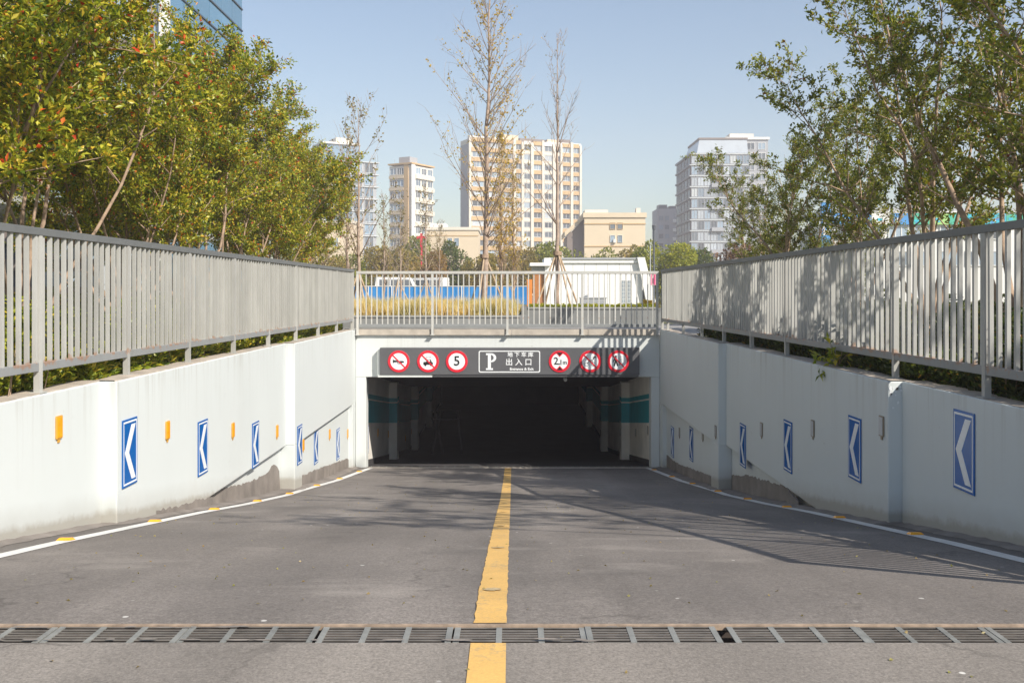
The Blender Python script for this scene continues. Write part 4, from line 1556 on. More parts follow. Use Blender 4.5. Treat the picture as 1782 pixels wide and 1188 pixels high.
def leader_tree(seed, H, r0, z_first, step, blen, nwh, leaf_n, L, tilt=0.75, leaf_lo=0.0, leaf_hi=1.0, leaf_p=0.5, lean=(0, 0)):
    r = random.Random(seed)
    rs = np.random.RandomState(seed)
    wood = MB()
    n = 14
    pts = [Vector((lean[0] * k / n + r.gauss(0, 0.02), lean[1] * k / n + r.gauss(0, 0.02), H * k / n)) for k in range(n + 1)]
    pts[0] = Vector((0, 0, -0.1))
    rad = [r0 * (1 - 0.93 * (k / n) ** 0.85) for k in range(n + 1)]
    wood.tube(pts, rad, 8)
    spots = []

    def trunk_at(z):
        f = max(0.0, min(0.999, z / H)) * n
        i = int(f)
        return pts[i].lerp(pts[i + 1], f - i), rad[i] + (rad[i + 1] - rad[i]) * (f - i)
    z = z_first
    while z < H * 0.985:
        p, tr = trunk_at(z)
        frac = (z - z_first) / (H - z_first)
        for _ in range(r.choice(nwh)):
            az = r.uniform(0, 2 * math.pi)
            t = tilt * r.uniform(0.75, 1.2) * (1 - 0.25 * frac)
            d = Vector((math.cos(az) * math.sin(t), math.sin(az) * math.sin(t), math.cos(t)))
            ln = blen * (1 - 0.72 * frac) * r.uniform(0.6, 1.15)
            bp = wobble_line(r, p, d, ln, 6, 0.08, 0.05)
            wood.tube(bp, lerp_list(min(tr * 0.36, 0.022), 0.004, 7), 4)
            for j in range(1, 7):
                for _q in range(2):
                    if r.random() > 0.8:
                        continue
                    a3 = r.uniform(0, 2 * math.pi)
                    td = (bp[j] - bp[j - 1]).normalized() + Vector((math.cos(a3), math.sin(a3), r.uniform(-0.1, 0.7))) * 0.7
                    tp = wobble_line(r, bp[j], td, ln * r.uniform(0.12, 0.34), 3, 0.14, 0.05)
                    wood.tube(tp, [0.006, 0.005, 0.004, 0.003], 3)
                    if leaf_lo <= frac <= leaf_hi and r.random() < leaf_p:
                        for q in range(3):
                            spots.append((tp[q], (tp[q + 1] - tp[q]).normalized()))
                if leaf_lo <= frac <= leaf_hi and r.random() < leaf_p:
                    spots.append((bp[j], (bp[j] - bp[j - 1]).normalized()))
        z += step * r.uniform(0.6, 1.4)
    P0 = np.array([s_[0] for s_ in spots])
    D = np.array([s_[1] for s_ in spots])
    pts_ = np.repeat(P0, leaf_n, axis=0) + rs.normal(0, 0.06, (len(P0) * leaf_n, 3))
    V, T = leaves_np(rs, pts_, np.repeat(D, leaf_n, axis=0), L, L * 0.8)
    return wood, V, T


def at_ground(px, Y, z):
    return Vector(((px - CX) / F * Y, Y, z))


w = leader_tree(31, 13.4, 0.13, 2.6, 0.34, 3.4, [2, 3, 3], 3, 0.085, 0.80, 0.05, 0.80, 0.26, lean=(0.25, 0))
finish_tree("bare_tree", *w, M['bark_pale'], M['leaf_yellow'], at_ground(843, 34.5, GZ), 0.4, 1.0, "tallest thin street tree with sparse yellow leaves rising out of frame", "tree")
w = leader_tree(32, 9.4, 0.10, 3.0, 0.62, 2.6, [2, 3, 3], 1, 0.06, 0.66, 0.2, 0.9, 0.08)
finish_tree("bare_tree", *w, M['bark_pale'], M['leaf_tan'], at_ground(970, 34.0, 0.9), 2.0, 1.0, "slender bare tree propped on poles in front of the white building", "tree")
w = leader_tree(33, 7.6, 0.08, 1.2, 0.30, 1.7, [2, 3], 3, 0.085, 0.40, 0.1, 0.95, 0.30)
finish_tree("bare_tree", *w, M['bark'], M['leaf_yellow'], at_ground(872, 40, GZ), 1.0, 1.0, "reddish young tree with golden leaves right behind the tallest trunk", "tree")
w = leader_tree(38, 6.6, 0.07, 1.0, 0.28, 1.5, [2, 3, 3], 2, 0.085, 0.38, 0.1, 0.95, 0.24)
finish_tree("bare_tree", *w, M['bark'], M['leaf_yellow'], at_ground(893, 42, GZ), 2.6, 1.0, "smaller reddish young tree just left of the propped bare tree", "tree")
w = leader_tree(34, 7.0, 0.075, 1.9, 0.46, 3.0, [2, 2, 3], 3, 0.085, 0.66, 0.0, 1.0, 0.22)
finish_tree("bare_tree", *w, M['bark_pale'], M['leaf_tan'], at_ground(624, 32.5, 0.85), 0.0, 1.0, "thin pale-trunked tree with withered leaves at the left railing corner", "tree")
w2 = leader_tree(35, 6.4, 0.075, 1.6, 0.36, 1.7, [2, 3], 2, 0.085, 0.66, 0.0, 0.85, 0.25)
cache = {}
for i, (px, Y, z, rz, sc, lb) in enumerate([(604, 37, GZ, 1, 1.1, "thin withered tree left of the railing corner among the leafy row"),
                                            (668, 46, GZ, 2, 0.88, "thin bare sapling in front of the cream tower, left one"),
                                            (697, 50, GZ, 3, 0.95, "thin bare sapling above the first white van"),
                                            (741, 52, GZ, 4.2, 1.05, "thin bare sapling right of the red sign"),
                                            (765, 60, GZ, 5.5, 0.85, "faint bare sapling between the cream tower and the wide tower")]):
    finish_tree("bare_sapling", *w2, M['bark_pale'], M['leaf_tan'], at_ground(px, Y, z), rz, sc, lb, "tree", "thin bare saplings behind the railing", cache, 0)


def props(px, Y, zb, zt, rad, n, label, th0, ring=True):
    c = at_ground(px, Y, zb)
    root = empty("tree_prop", c, label=label, cat="support")
    for k in range(n):
        a = th0 + 2 * math.pi * k / n
        mb = MB()
        mb.tube([c + Vector((rad * math.cos(a), rad * math.sin(a), 0)), c + Vector((-0.02 * math.cos(a), -0.02 * math.sin(a), zt - zb + 0.15))], [0.034, 0.03], 7)
        mb.build("pole", M['pole_wood'], root)
    if ring:
        mb = MB()
        mb.tube([c + Vector((0, 0, zt - zb - 0.08)), c + Vector((0, 0, zt - zb + 0.05))], 0.15, 12)
        mb.build("wrap", M['bark'], root)


props(970, 34.0, 0.9, pz(440, 34.0), 0.95, 4, "timber poles propping the slender bare tree", 0.5)
props(843, 34.5, GZ, pz(445, 34.5), 0.95, 3, "timber poles propping the tallest street tree", 0.25)
props(624, 32.5, 0.85, pz(478, 32.5), 0.6, 4, "short poles propping the pale-trunked tree at the railing corner", 0.6, False)
props(693, 50, GZ, pz(490, 50), 0.8, 3, "short poles propping the sapling above the first white van", 0.3, False)
props(742, 52, GZ, pz(490, 52), 0.8, 3, "short poles propping the sapling right of the red sign", 0.8, False)

# ------------------------------------------------------------------ white pavilion, hoarding, vans, small signs
YB = 70.0


def B(px, py, Y=YB):
    return P(px, py, Y)


pav = empty("white_pavilion", (B(1040, 0).x, YB, GZ), label="small white pavilion with leaning wing wall behind the planter", cat="building")
xl, xr = B(957, 0).x, B(1118, 0).x
zt = B(0, 449).z
mb = MB()
mb.box(xl, xr, YB, YB + 5, GZ, zt - 0.35)
mb.build("wall", M['white_wall'], pav)
mb = MB()
mb.box(xl - 0.05, xr, YB - 0.12, YB + 5.1, zt - 0.347, zt - 0.1)
mb.build("roof", M['white_wall'], pav)
mb = MB()
mb.box(xl - 0.05, xr - 0.2, YB - 0.2, YB - 0.1, zt - 0.098, zt + 0.02)
mb.build("parapet", M['grey_far'], pav)
for qa, qb, nm in (((1108, 448), (1121, 448), 1), ((947, 449), (958, 449), -1)):
    a_, b_ = B(*qa), B(*qb)
    f0 = (B(1126, 0).x, B(1143, 0).x) if nm > 0 else (B(951, 0).x, B(960, 0).x)
    mb = MB()
    z0 = GZ
    y0, y1 = YB - 0.35, YB + 4.6
    mb.add([(f0[0], y0, z0), (f0[1], y0, z0), (f0[1], y1, z0), (f0[0], y1, z0), (a_.x, y0, a_.z), (b_.x, y0, b_.z), (b_.x, y1, b_.z), (a_.x, y1, a_.z)],
           [(3, 2, 1, 0), (4, 5, 6, 7), (0, 1, 5, 4), (1, 2, 6, 5), (2, 3, 7, 6), (3, 0, 4, 7)])
    mb.build("wing_wall", M['white_wall'], pav)
wx0, wx1 = B(1081, 0).x, B(1101, 0).x
wz0, wz1 = B(0, 527).z, B(0, 488).z
for k in range(2):
    a = wx0 + (wx1 - wx0) * k / 2
    b = wx0 + (wx1 - wx0) * (k + 1) / 2
    mb = MB()
    mb.box(a + 0.04, b - 0.04, YB - 0.02, YB + 0.05, wz0, wz1)
    wnd = mb.build("window", M['win_sky'], pav)
    mb = MB()
    for q in range(4):
        x = a + 0.04 + (b - a - 0.08) * q / 3
        mb.box(x - 0.015, x + 0.015, YB - 0.05, YB - 0.021, wz0, wz1)
    for q in range(7):
        z = wz0 + (wz1 - wz0) * q / 6
        mb.box(a + 0.04, b - 0.04, YB - 0.045, YB - 0.022, z - 0.015, z + 0.015)
    mb.build("grille", M['frame_white'], wnd)
mb = MB()
for q in range(9):
    x = xl + (xr - xl) * q / 8
    mb.box(x - 0.01, x + 0.01, YB - 0.012, YB - 0.002, GZ, zt - 0.36)
mb.build("panel_joint", M['grey_far'], pav)
mb = MB()
mb.box(B(922, 0).x, B(957, 0).x, YB - 0.6, YB + 3.5, B(0, 463).z, B(0, 457.5).z)
mb.build("canopy", M['white_wall'], pav)
mb = MB()
mb.box(B(926, 0).x, B(948, 0).x, YB + 0.2, YB + 3.4, B(0, 475).z, B(0, 463.5).z)
mb.build("clerestory", M['win_pale'], pav)
nb = 7
x0, x1 = B(927, 0).x, B(953, 0).x
for k in range(nb):
    mb = MB()
    a, b = x0 + (x1 - x0) * k / nb, x0 + (x1 - x0) * (k + 1) / nb
    mb.box(a + 0.008, b - 0.008, YB - 0.1, YB + 0.15, GZ, B(0, 475.5).z)
    mb.build("timber_board", M['timber'], pav)
mb = MB()
mb.box(B(917, 0).x, B(926, 0).x, YB - 0.15, YB + 0.1, GZ, B(0, 486).z)
mb.build("orange_panel", M['orange'], pav)
gb = empty("utility_box", (B(1032, 0).x, YB - 1.4, GZ), label="grey metal utility box in front of the white pavilion", cat="utility box")
mb = MB()
mb.box(B(1010, 0, YB - 1.4).x, B(1055, 0, YB - 1.4).x, YB - 1.4, YB - 0.7, GZ, pz(519, YB - 1.4))
mb.build("cabinet", M['grey_box'], gb, bevel=0.02)
mb = MB()
mb.box(B(1009, 0, YB - 1.4).x, B(1056, 0, YB - 1.4).x, YB - 1.44, YB - 0.66, pz(519, YB - 1.4) + 0.003, pz(517.5, YB - 1.4) + 0.01)
mb.build("lid", M['grey_far'], gb)

YH = 92.0
hx0, hx1 = P(560, 0, YH).x, P(925, 0, YH).x
hd = empty("site_hoarding", (hx0, YH, GZ), label="long bright blue site hoarding behind the dry grass", cat="fence")
nP = 9
for k in range(nP):
    a, b = hx0 + (hx1 - hx0) * k / nP, hx0 + (hx1 - hx0) * (k + 1) / nP
    mb = MB()
    n_ = 10
    vs, fs = [], []
    for q in range(n_ + 1):
        x = a + 0.01 + (b - a - 0.02) * q / n_
        y = YH + (0.03 if q % 2 else 0)
        vs += [(x, y, GZ), (x, y, pz(498.5, YH))]
        if q:
            fs.append((2 * q - 2, 2 * q, 2 * q + 1, 2 * q - 1))
    mb.add(vs, fs)
    mb.build("panel", M['hoarding'], hd)
mb = MB()
mb.box(hx0, hx1, YH - 0.03, YH + 0.06, pz(498.5, YH), pz(498.5, YH) + 0.06)
mb.build("top_rail", M['white_far'], hd)
for k in range(nP + 1):
    mb = MB()
    x = hx0 + (hx1 - hx0) * k / nP
    mb.box(x - 0.04, x + 0.04, YH - 0.06, YH - 0.002, GZ, pz(498.5, YH))
    mb.build("post", M['white_far'], hd)


def van(px, Y, label, rz):
    c = at_ground(px, Y, GZ)
    root = empty("white_van", c, 0, label, "van", "white vans beyond the blue hoarding")
    root.rotation_euler = (0, 0, rz)
    prof = [(-2.3, 0.35), (2.25, 0.35), (2.3, 1.0), (1.75, 1.15), (1.2, 1.95), (-2.2, 2.0), (-2.3, 1.2)]
    mb = MB()
    mb.prism(prof, (0, -0.85, 0), (1, 0, 0), (0, 0, 1), (0, 1, 0), 1.7)
    link_obj("body", mb.mesh("body", M['van_white']), root)
    for side in (-1, 1):
        mb = MB()
        for a, b in ((-1.9, -0.9), (-0.8, 0.2), (0.3, 1.1)):
            mb.prism([(a, 1.15), (b + 0.25 if b > 1 else b, 1.15), (b, 1.75), (a, 1.75)], (0, side * 0.855, 0), (1, 0, 0), (0, 0, 1), (0, side, 0), 0.01)
        link_obj("window", mb.mesh("window", M['win_dark']), root)
        for x in (-1.4, 1.45):
            mb = MB()
            mb.disc(0.34, (x, side * 0.7, 0.34), (1, 0, 0), (0, 0, 1), (0, side, 0), 0.2, 18)
            link_obj("wheel", mb.mesh("wheel", M['tyre']), root)
    mb = MB()
    mb.prism([(-0.7, 0), (0.7, 0), (0.62, 0.75), (-0.62, 0.75)], (1.74, 0, 1.18), (0, 1, 0), (-0.55, 0, 0.8), (0.8, 0, 0.55), 0.02)
    link_obj("windscreen", mb.mesh("windscreen", M['win_dark']), root)
    root.location.z = GZ + 0.62


yard = MB()
yard.box(-30, 10, 95, 108, GZ - 0.1, GZ + 0.60)
yard.build("raised_yard", M['pave'])["kind"] = 'structure'
van(692, 98, "white van peeking over the blue hoarding, left one", 0.25)
van(741, 101, "white van peeking over the blue hoarding, right one nearer the tallest tree", 2.8)

# red sign on a post
YS = 120
c = P(733, 416, YS)
root = empty("red_cross_sign", (c.x, YS, GZ), label="red cross-shaped sign above the trees by the cream tower", cat="sign")
u = YS / F
mb = MB()
mb.box(c.x - 1.8 * u, c.x + 1.8 * u, YS, YS + 0.25, c.z - 14 * u, c.z + 10 * u)
mb.prism([(1.85 * u, 2 * u), (9 * u, -1 * u), (9 * u, 3 * u), (1.85 * u, 6 * u)], c, AX, AZv, (0, 1, 0), 0.24)
mb.prism([(-1.85 * u, 2 * u), (-1.85 * u, 6 * u), (-8 * u, 4 * u), (-8 * u, 0)], c, AX, AZv, (0, 1, 0), 0.24)
mb.build("cross", M['red_sign'], root)
mb = MB()
mb.tube([(c.x, YS + 0.3, GZ), (c.x, YS + 0.3, c.z - 2 * u)], 0.12, 8)
mb.build("post", M['red_sign'], root)

YS = 62
c = P(1138, 486, YS)
u = YS / F
root = empty("pink_banner", (c.x, YS, GZ), label="pink banner sign on a thin pole right of the white pavilion", cat="sign")
mb = MB()
mb.box(c.x - 6 * u, c.x + 5 * u, YS, YS + 0.05, c.z - 10 * u, c.z + 9 * u)
mb.build("banner", M['pink'], root)
mb = MB()
mb.box(c.x - 0.5 * u, c.x + 1.8 * u, YS - 0.01, YS - 0.001, c.z - 9 * u, c.z + 8 * u)
mb.build("print", M['magenta'], root)
mb = MB()
mb.tube([(c.x - 6.3 * u, YS + 0.02, GZ), (c.x - 6.3 * u, YS + 0.02, c.z + 60 * u)], 0.035, 7)
mb.build("pole", M['lamp_grey'], root)

# lamp post behind the left fence
c = P(152, 372, 25)
root = empty("lamp_post", (c.x, 25, GZ), label="grey lamp post with black head behind the sunlit fence", cat="lamp")
mb = MB()
mb.tube([(c.x, 25, GZ), (c.x, 25, c.z - 0.12)], 0.075, 10)
mb.build("pole", M['lamp_grey'], root)
mb = MB()
mb.tube([(c.x, 25, c.z - 0.12), (c.x, 25, c.z - 0.02), (c.x, 25, c.z + 0.05), (c.x, 25, c.z + 0.10)], [0.08, 0.13, 0.12, 0.04], 12)
mb.build("head", M['lamp_black'], root)
c = P(1138, 400, 66)
root = empty("lamp_post", (c.x, 66, GZ), label="thin dark lamp post between pavilion and yellow-green round tree", cat="lamp")
mb = MB()
mb.tube([(c.x, 66, GZ), (c.x, 66, c.z)], 0.06, 8)
mb.build("pole", M['dark_far'], root)
mb = MB()
mb.tube([(c.x, 66, c.z), (c.x, 66, c.z + 0.3)], [0.1, 0.14], 8)
mb.build("head", M['dark_far'], root)

# ------------------------------------------------------------------ far trees and shrubs


def far_tree(name, px, ytop, Y, wpx, mat, label, seed, n=2600, squash=1.0, group=None, trunk=0.3, lsz=None):
    rs = np.random.RandomState(seed)
    r = random.Random(seed)
    u = Y / F
    x = (px - CX) * u
    top = CAM_H - (ytop - 5 - CY) * u
    Rr = wpx * 1.22 * u / 2
    n = int(n * 1.5)
    H = top - GZ
    ch = max(H * (1 - trunk), 0.5)
    cz = H - ch / 2
    # several lobes make the outline uneven
    lobes = [(0, 0, cz, Rr * 0.78, ch / 2 * 0.85)]
    for k in range(9):
        a = r.uniform(0, 2 * math.pi)
        q = r.uniform(0.3, 0.62) * Rr
        lobes.append((q * math.cos(a), q * math.sin(a), cz + r.uniform(-0.32, 0.30) * ch, Rr * r.uniform(0.3, 0.5), ch * r.uniform(0.16, 0.28)))
    per = n // len(lobes)
    P_, D_ = [], []
    for lx, ly, lz, lr, lh in lobes:
        v = rs.normal(0, 1, (per, 3))
        v /= np.linalg.norm(v, axis=1, keepdims=True)
        rad = rs.uniform(0.55, 1.0, (per, 1)) ** 0.5
        P_.append(np.array([lx, ly, lz]) + v * rad * np.array([lr, lr, lh]))
        D_.append(v)
    pts = np.concatenate(P_)
    pts[:, 2] = np.clip(pts[:, 2], 0.02, H)
    L = lsz or max(0.12, 5.2 * u)
    V, T = leaves_np(rs, pts, np.concatenate(D_), L, L * 0.6, 0.7, 0.2)
    wood = MB()
    wood.tube([(0, 0, -0.1), (r.gauss(0, 0.05), 0, H * 0.35), (r.gauss(0, 0.1), 0, H * 0.8)], [0.03 * H + 0.03, 0.022 * H + 0.02, 0.02], 7)
    for k in range(6):
        a = r.uniform(0, 6.28)
        z0 = H * r.uniform(0.25, 0.6)
        wood.tube([(0, 0, z0), (Rr * 0.35 * math.cos(a), Rr * 0.35 * math.sin(a), z0 + ch * 0.2), (Rr * 0.65 * math.cos(a), Rr * 0.65 * math.sin(a), z0 + ch * 0.35)], [0.012 * H + 0.01, 0.008 * H + 0.006, 0.01], 5)
    root = empty(name, (x, Y, GZ), label=label, cat="shrub" if "shrub" in name else "tree", group=group)
    link_obj("crown", np_mesh("crown", V, T, [mat]), root)
    link_obj("trunk", wood.mesh("trunk", M['bark'], smooth=True), root)


FT = [
    ("round_tree", 1166, 424, 95, 92, 'leaf_lime', "round bright yellow-green tree left of the glass tower's foot", 5200),
    ("round_tree", 790, 428, 110, 66, 'far_dark', "dark round tree in front of the wide tower's left corner", 3600),
    ("round_tree", 742, 442, 105, 66, 'far_orange', "orange-brown tree below the red cross sign", 3000),
    ("round_tree", 702, 436, 112, 60, 'far_olive', "olive tree left of the red cross sign behind saplings", 2600),
    ("round_tree", 655, 430, 108, 60, 'far_olive', "brownish tree behind the left railing corner", 2600),
    ("round_tree", 728, 420, 128, 50, 'far_green', "green treetop directly under the red cross sign", 2400),
    ("round_tree", 908, 436, 115, 64, 'far_olive', "yellowish olive tree behind the young golden trees", 3000),
    ("round_tree", 948, 424, 118, 60, 'far_green', "green tree directly behind the propped bare tree", 2800),
    ("round_tree", 998, 432, 120, 62, 'far_green', "green tree in front of the low cream building's gable", 2800),
    ("round_tree", 1046, 438, 122, 62, 'far_green', "green tree under the low cream building's windows", 2600),
    ("round_tree", 1090, 432, 124, 60, 'far_olive', "brownish tree at the low cream building's right end", 2600),
    ("round_tree", 1122, 424, 104, 50, 'far_green', "light green tree behind the pavilion's wing wall", 2600),
    ("round_tree", 1222, 430, 110, 60, 'far_dark', "dull green tree in front of the glass tower's foot", 2800),
    ("round_shrub", 1262, 432, 84, 52, 'far_red', "reddish brown shrub left part of the pair by the dappled fence", 2600),
    ("round_shrub", 1300, 420, 80, 58, 'far_red', "rusty brown shrub right part of the pair by the dappled fence", 2800),
    ("round_tree", 1350, 418, 78, 70, 'far_olive', "olive bushy tree behind the thin right-hand trees", 3000),
    ("round_tree", 836, 446, 100, 60, 'far_olive', "olive tree behind the tallest street tree's trunk", 2600),
    ("round_tree", 872, 440, 104, 50, 'far_olive', "brown tree behind the reddish young tree", 2400),
    ("round_tree", 600, 440, 100, 70, 'far_green', "green tree behind the leafy row's right end", 2600),
    ("round_tree", 1430, 415, 84, 70, 'far_dark', "dark green tree beneath the blue billboard pillar", 2600),
    ("round_tree", 1490, 408, 72, 60, 'far_green', "yellow-green bush beneath the coloured sign band", 2600),
    ("round_tree", 560, 420, 96, 80, 'far_olive', "brownish tree showing through the leafy row's trunks", 2400),
    ("round_tree", 480, 420, 92, 90, 'far_dark', "dark tree showing through the middle trunks of the leafy row", 2400),
]
for i, (nm, px, yt_, Y, wp_, mk, lb, n_) in enumerate(FT):
    far_tree(nm, px, yt_, Y, wp_, M[mk], lb, 300 + i, n=n_, trunk=0.08)
# a far-off wooded edge that reads as one mass
rs = np.random.RandomState(77)
n_ = 26000
bx_ = rs.uniform(-140, 160, n_)
by_ = rs.uniform(132, 150, n_)
top_ = 4.6 + 1.1 * np.sin(bx_ * 0.32) + 0.7 * np.sin(bx_ * 0.83 + 1) + 0.5 * np.sin(bx_ * 2.1)
bz_ = GZ + top_ * rs.uniform(0.05, 1, n_) ** 0.7
v = rs.normal(0, 1, (n_, 3))
v[:, 2] = np.abs(v[:, 2])
v /= np.linalg.norm(v, axis=1, keepdims=True)
V, T = leaves_np(rs, np.stack([bx_, by_, bz_], 1), v, 0.5, 0.34, 0.7, 0.2)
o = link_obj("distant_wood", np_mesh("distant_wood", V, T, [M['far_dark']]))
tag(o, "distant dark belt of trees along the horizon", "trees", None, "stuff")

# ------------------------------------------------------------------ buildings


def window_mesh(w, h, glass, frame, split=2):
    mb = MB()
    t = min(0.12, w * 0.06)
    mb.mi = 0
    mb.box(-w / 2, w / 2, -0.02, 0.05, 0, h)
    mb.mi = 1
    mb.box(-w / 2 - t, -w / 2, -0.10, 0.05, -t, h + t)
    mb.box(w / 2, w / 2 + t, -0.10, 0.05, -t, h + t)
    mb.box(-w / 2, w / 2, -0.10, 0.05, -t, 0)
    mb.box(-w / 2, w / 2, -0.10, 0.05, h, h + t)
    for k in range(1, split):
        x = -w / 2 + w * k / split
        mb.box(x - t / 2, x + t / 2, -0.08, -0.021, 0, h)
    return mb.mesh("window", [glass, frame])


def put_windows(root, meshes, face, xs, zs, y, rr, weights=None):
    """face 'F' front (-Y) at y; 'L' left side (-X) at x=y; 'R' right side (+X) at x=y"""
    for z in zs:
        for x in xs:
            me = rr.choices(meshes, weights)[0]
            if face == 'F':
                o = link_obj("window", me, root, (x, y - 0.03, z))
            elif face == 'L':
                o = link_obj("window", me, root, (y - 0.03, x, z))
                o.rotation_euler = (0, 0, R(-90))
            else:
                o = link_obj("window", me, root, (y + 0.03, x, z))
                o.rotation_euler = (0, 0, R(90))


def part(root, name, mat, *boxes):
    mb = MB()
    for b in boxes:
        mb.box(*b)
    return link_obj(name, mb.mesh(name, mat), root)


rr = random.Random(3)
# --- wide cream tower in the middle, front turned to the right
Y0 = 300
u = Y0 / F
root = empty("apartment_tower", ((815 - CX) * u, Y0, GZ), R(24), "wide cream and ochre apartment tower standing behind the tallest street tree", "building")
Wd, Hh, fl = 38.5, (510 - 241) * u + 1, 16
fh = Hh / fl
part(root, "wall", M['cream_lt'], (0, Wd, 0, 6.5, 0, Hh))
part(root, "shaded_side_wall", M['grey_far'], (-0.15, -0.003, 0.3, 6.2, 0, Hh - 1.5))  # greyer than the cream front: the side's shade put into the colour
pil = [0.0, 5.2, 10.1, 14.6, 17.4, 20.6, 24.4, 28.2, 30.8, 34.4, 37.6]
for i, x in enumerate(pil):
    part(root, "pier", M['pier_cream'], (x, x + (0.9 if i % 2 else 0.7), -0.7, -0.003, 0, Hh + (0.8 if i % 3 == 0 else 0)))
bays = [(a + 0.9, b) for a, b in zip(pil, pil[1:])]
och = [0, 1, 2, 3, 5, 8, 9]
for k in range(fl + 1):
    z = k * fh
    for i, (a, b) in enumerate(bays):
        if i in och or k == fl:
            part(root, "spandrel", M['ochre'] if i in och else M['white_far'], (a + 0.003, b - 0.003, -0.45, -0.002, z - 0.75, z + 0.45))
        else:
            part(root, "spandrel", M['cream_lt'], (a + 0.003, b - 0.003, -0.25, -0.002, z - 0.55, z + 0.35))
for i, (a, b) in enumerate(bays):
    w_ = b - a
    ms = [window_mesh(w_ * 0.8, fh * 0.52, M['win_dark'], M['frame_white'], 2), window_mesh(w_ * 0.8, fh * 0.52, M['win_sky'], M['frame_white'], 3),
          window_mesh(w_ * 0.8, fh * 0.52, M['win_pale'], M['frame_white'], 2)]
    put_windows(root, ms, 'F', [(a + b) / 2], [k * fh + 0.65 for k in range(fl)], -0.02, rr, [7, 3, 1] if i not in (0, 1, 2) else [4, 4, 2])
for nm_, mk_, bx4 in (("roof_structure", 'cream', (12, 17, 1, 6, Hh, Hh + 2.2)), ("roof_structure", 'cream', (27, 31, 1, 6, Hh, Hh + 1.6)),
                      ("roof_screen", 'shaft_grey', (17.5, 26, 1, 6, Hh, Hh + 1.4)), ("roof_screen", 'shaft_grey', (31.5, 35, 1, 6, Hh, Hh + 1.9)),
                      ("parapet", 'white_far', (0, 12, 0, 0.4, Hh, Hh + 1.0)), ("parapet", 'white_far', (26.2, 38.4, 0, 0.4, Hh, Hh + 0.7))):
    part(root, nm_, M[mk_], bx4)

# --- cream corner tower on the left
Y0 = 260
u = Y0 / F
root = empty("apartment_tower", ((716 - CX) * u, Y0, GZ), R(60), "cream tower with ochre corner stripe left of the wide tower", "building")
Hh, fl = (510 - 287) * u + 1, 11
fh = Hh / fl
WL, WR = 7.1, 9.9
part(root, "wall", M['cream_lt'], (0, WR, 0, WL, 0, Hh))
part(root, "corner_stripe", M['ochre'], (-0.25, -0.003, 0.9, 2.3, 0, Hh + 0.6))
part(root, "corner_pier", M['white_far'], (-0.2, 1.4, -0.25, -0.003, 0, Hh + 0.3))
part(root, "roof_cornice", M['ochre'], (-0.4, WR + 0.3, -0.4, WL + 0.3, Hh + 0.31, Hh + 0.7))
part(root, "roof_house", M['grey_far'], (2, 5.5, 2, 5.5, Hh + 0.7, Hh + 2.6))
for k in range(fl):
    part(root, "floor_band", M['pier_cream'], (1.45, WR, -0.5, -0.002, k * fh - 0.2, k * fh + 0.95))
    part(root, "floor_band", M['cream'], (-0.35, -0.002, 2.4, WL, k * fh - 0.15, k * fh + 0.55))
ms = [window_mesh(2.0, fh * 0.5, M['win_dark'], M['frame_white'], 3), window_mesh(2.0, fh * 0.5, M['win_sky'], M['frame_white'], 2)]
put_windows(root, ms, 'F', [2.9, 5.6, 8.4], [k * fh + 1.1 for k in range(fl)], -0.02, rr)
put_windows(root, ms, 'L', [3.5, 5.8], [k * fh + 0.95 for k in range(fl)], -0.02, rr)

# --- glass-balconied tower half hidden by the leafy row
Y0 = 230
u = Y0 / F
root = empty("glass_tower", ((655 - CX) * u, Y0, GZ), R(28), "glassy grey apartment tower half hidden by the end of the leafy row", "building")
Hh, fl = (510 - 284) * u + 1, 11
fh = Hh / fl
part(root, "wall", M['grey_far'], (-13, 0, 0, 12, 0, Hh))
part(root, "penthouse", M['win_blue'], (-12, -4, 1.5, 9, Hh + 0.3, Hh + 4.0))
part(root, "penthouse_roof", M['white_far'], (-12.4, -3.6, 1.1, 9.4, Hh + 4.003, Hh + 4.4))
part(root, "roof_house", M['cream_lt'], (-9, -5, 2, 7, Hh + 4.41, Hh + 5.6))
for k in range(fl + 1):
    part(root, "floor_slab", M['slab_grey'], (-13.6, 0.6, -0.35, 12.3, k * fh - 0.02, k * fh + 0.2))
ms = [window_mesh(2.0, fh * 0.78, M['win_blue'], M['slab_grey'], 2), window_mesh(2.0, fh * 0.78, M['win_dark'], M['slab_grey'], 2), window_mesh(2.0, fh * 0.78, M['win_sky'], M['slab_grey'], 2)]
put_windows(root, ms, 'F', [-11.7, -9.3, -6.9, -4.5, -1.8], [k * fh + 0.55 for k in range(fl)], -0.02, rr)
put_windows(root, ms, 'R', [1.8, 4.4, 7.0, 9.6], [k * fh + 0.55 for k in range(fl)], 0.02, rr)

# --- glass apartment tower on the right
Y0 = 275
u = Y0 / F
X0, X1 = (1203 - CX) * u, (1304 - CX) * u
root = empty("glass_tower", (X0, Y0, GZ), 0, "silvery glass apartment tower behind the thin trees on the right", "building")
ORIG[root.name] = Vector((0, 0, 0))
Hh, fl = (510 - 268) * u + 1, 13
fh = Hh / fl
Wd, Dp = X1 - X0, 24.0
part(root, "wall", M['grey_far'], (0, Wd, 0, Dp, 0, Hh))
part(root, "shaded_side", M['shaft_grey'], (-0.06, -0.003, 0.2, Dp - 0.2, 0, Hh - 0.2))  # dark sheet; shade of this side put into its colour
for k in range(fl + 1):
    part(root, "floor_band", M['slab_grey'], (-0.5, Wd + 0.4, -0.3, -0.002, k * fh - 0.1, k * fh + 0.22))
    part(root, "side_band", M['dark_far'], (-0.5, -0.065, 0.02, Dp, k * fh - 0.25, k * fh + 0.25))  # bands darkened too, carrying the shade of this side
nb = 9
bw = Wd / nb
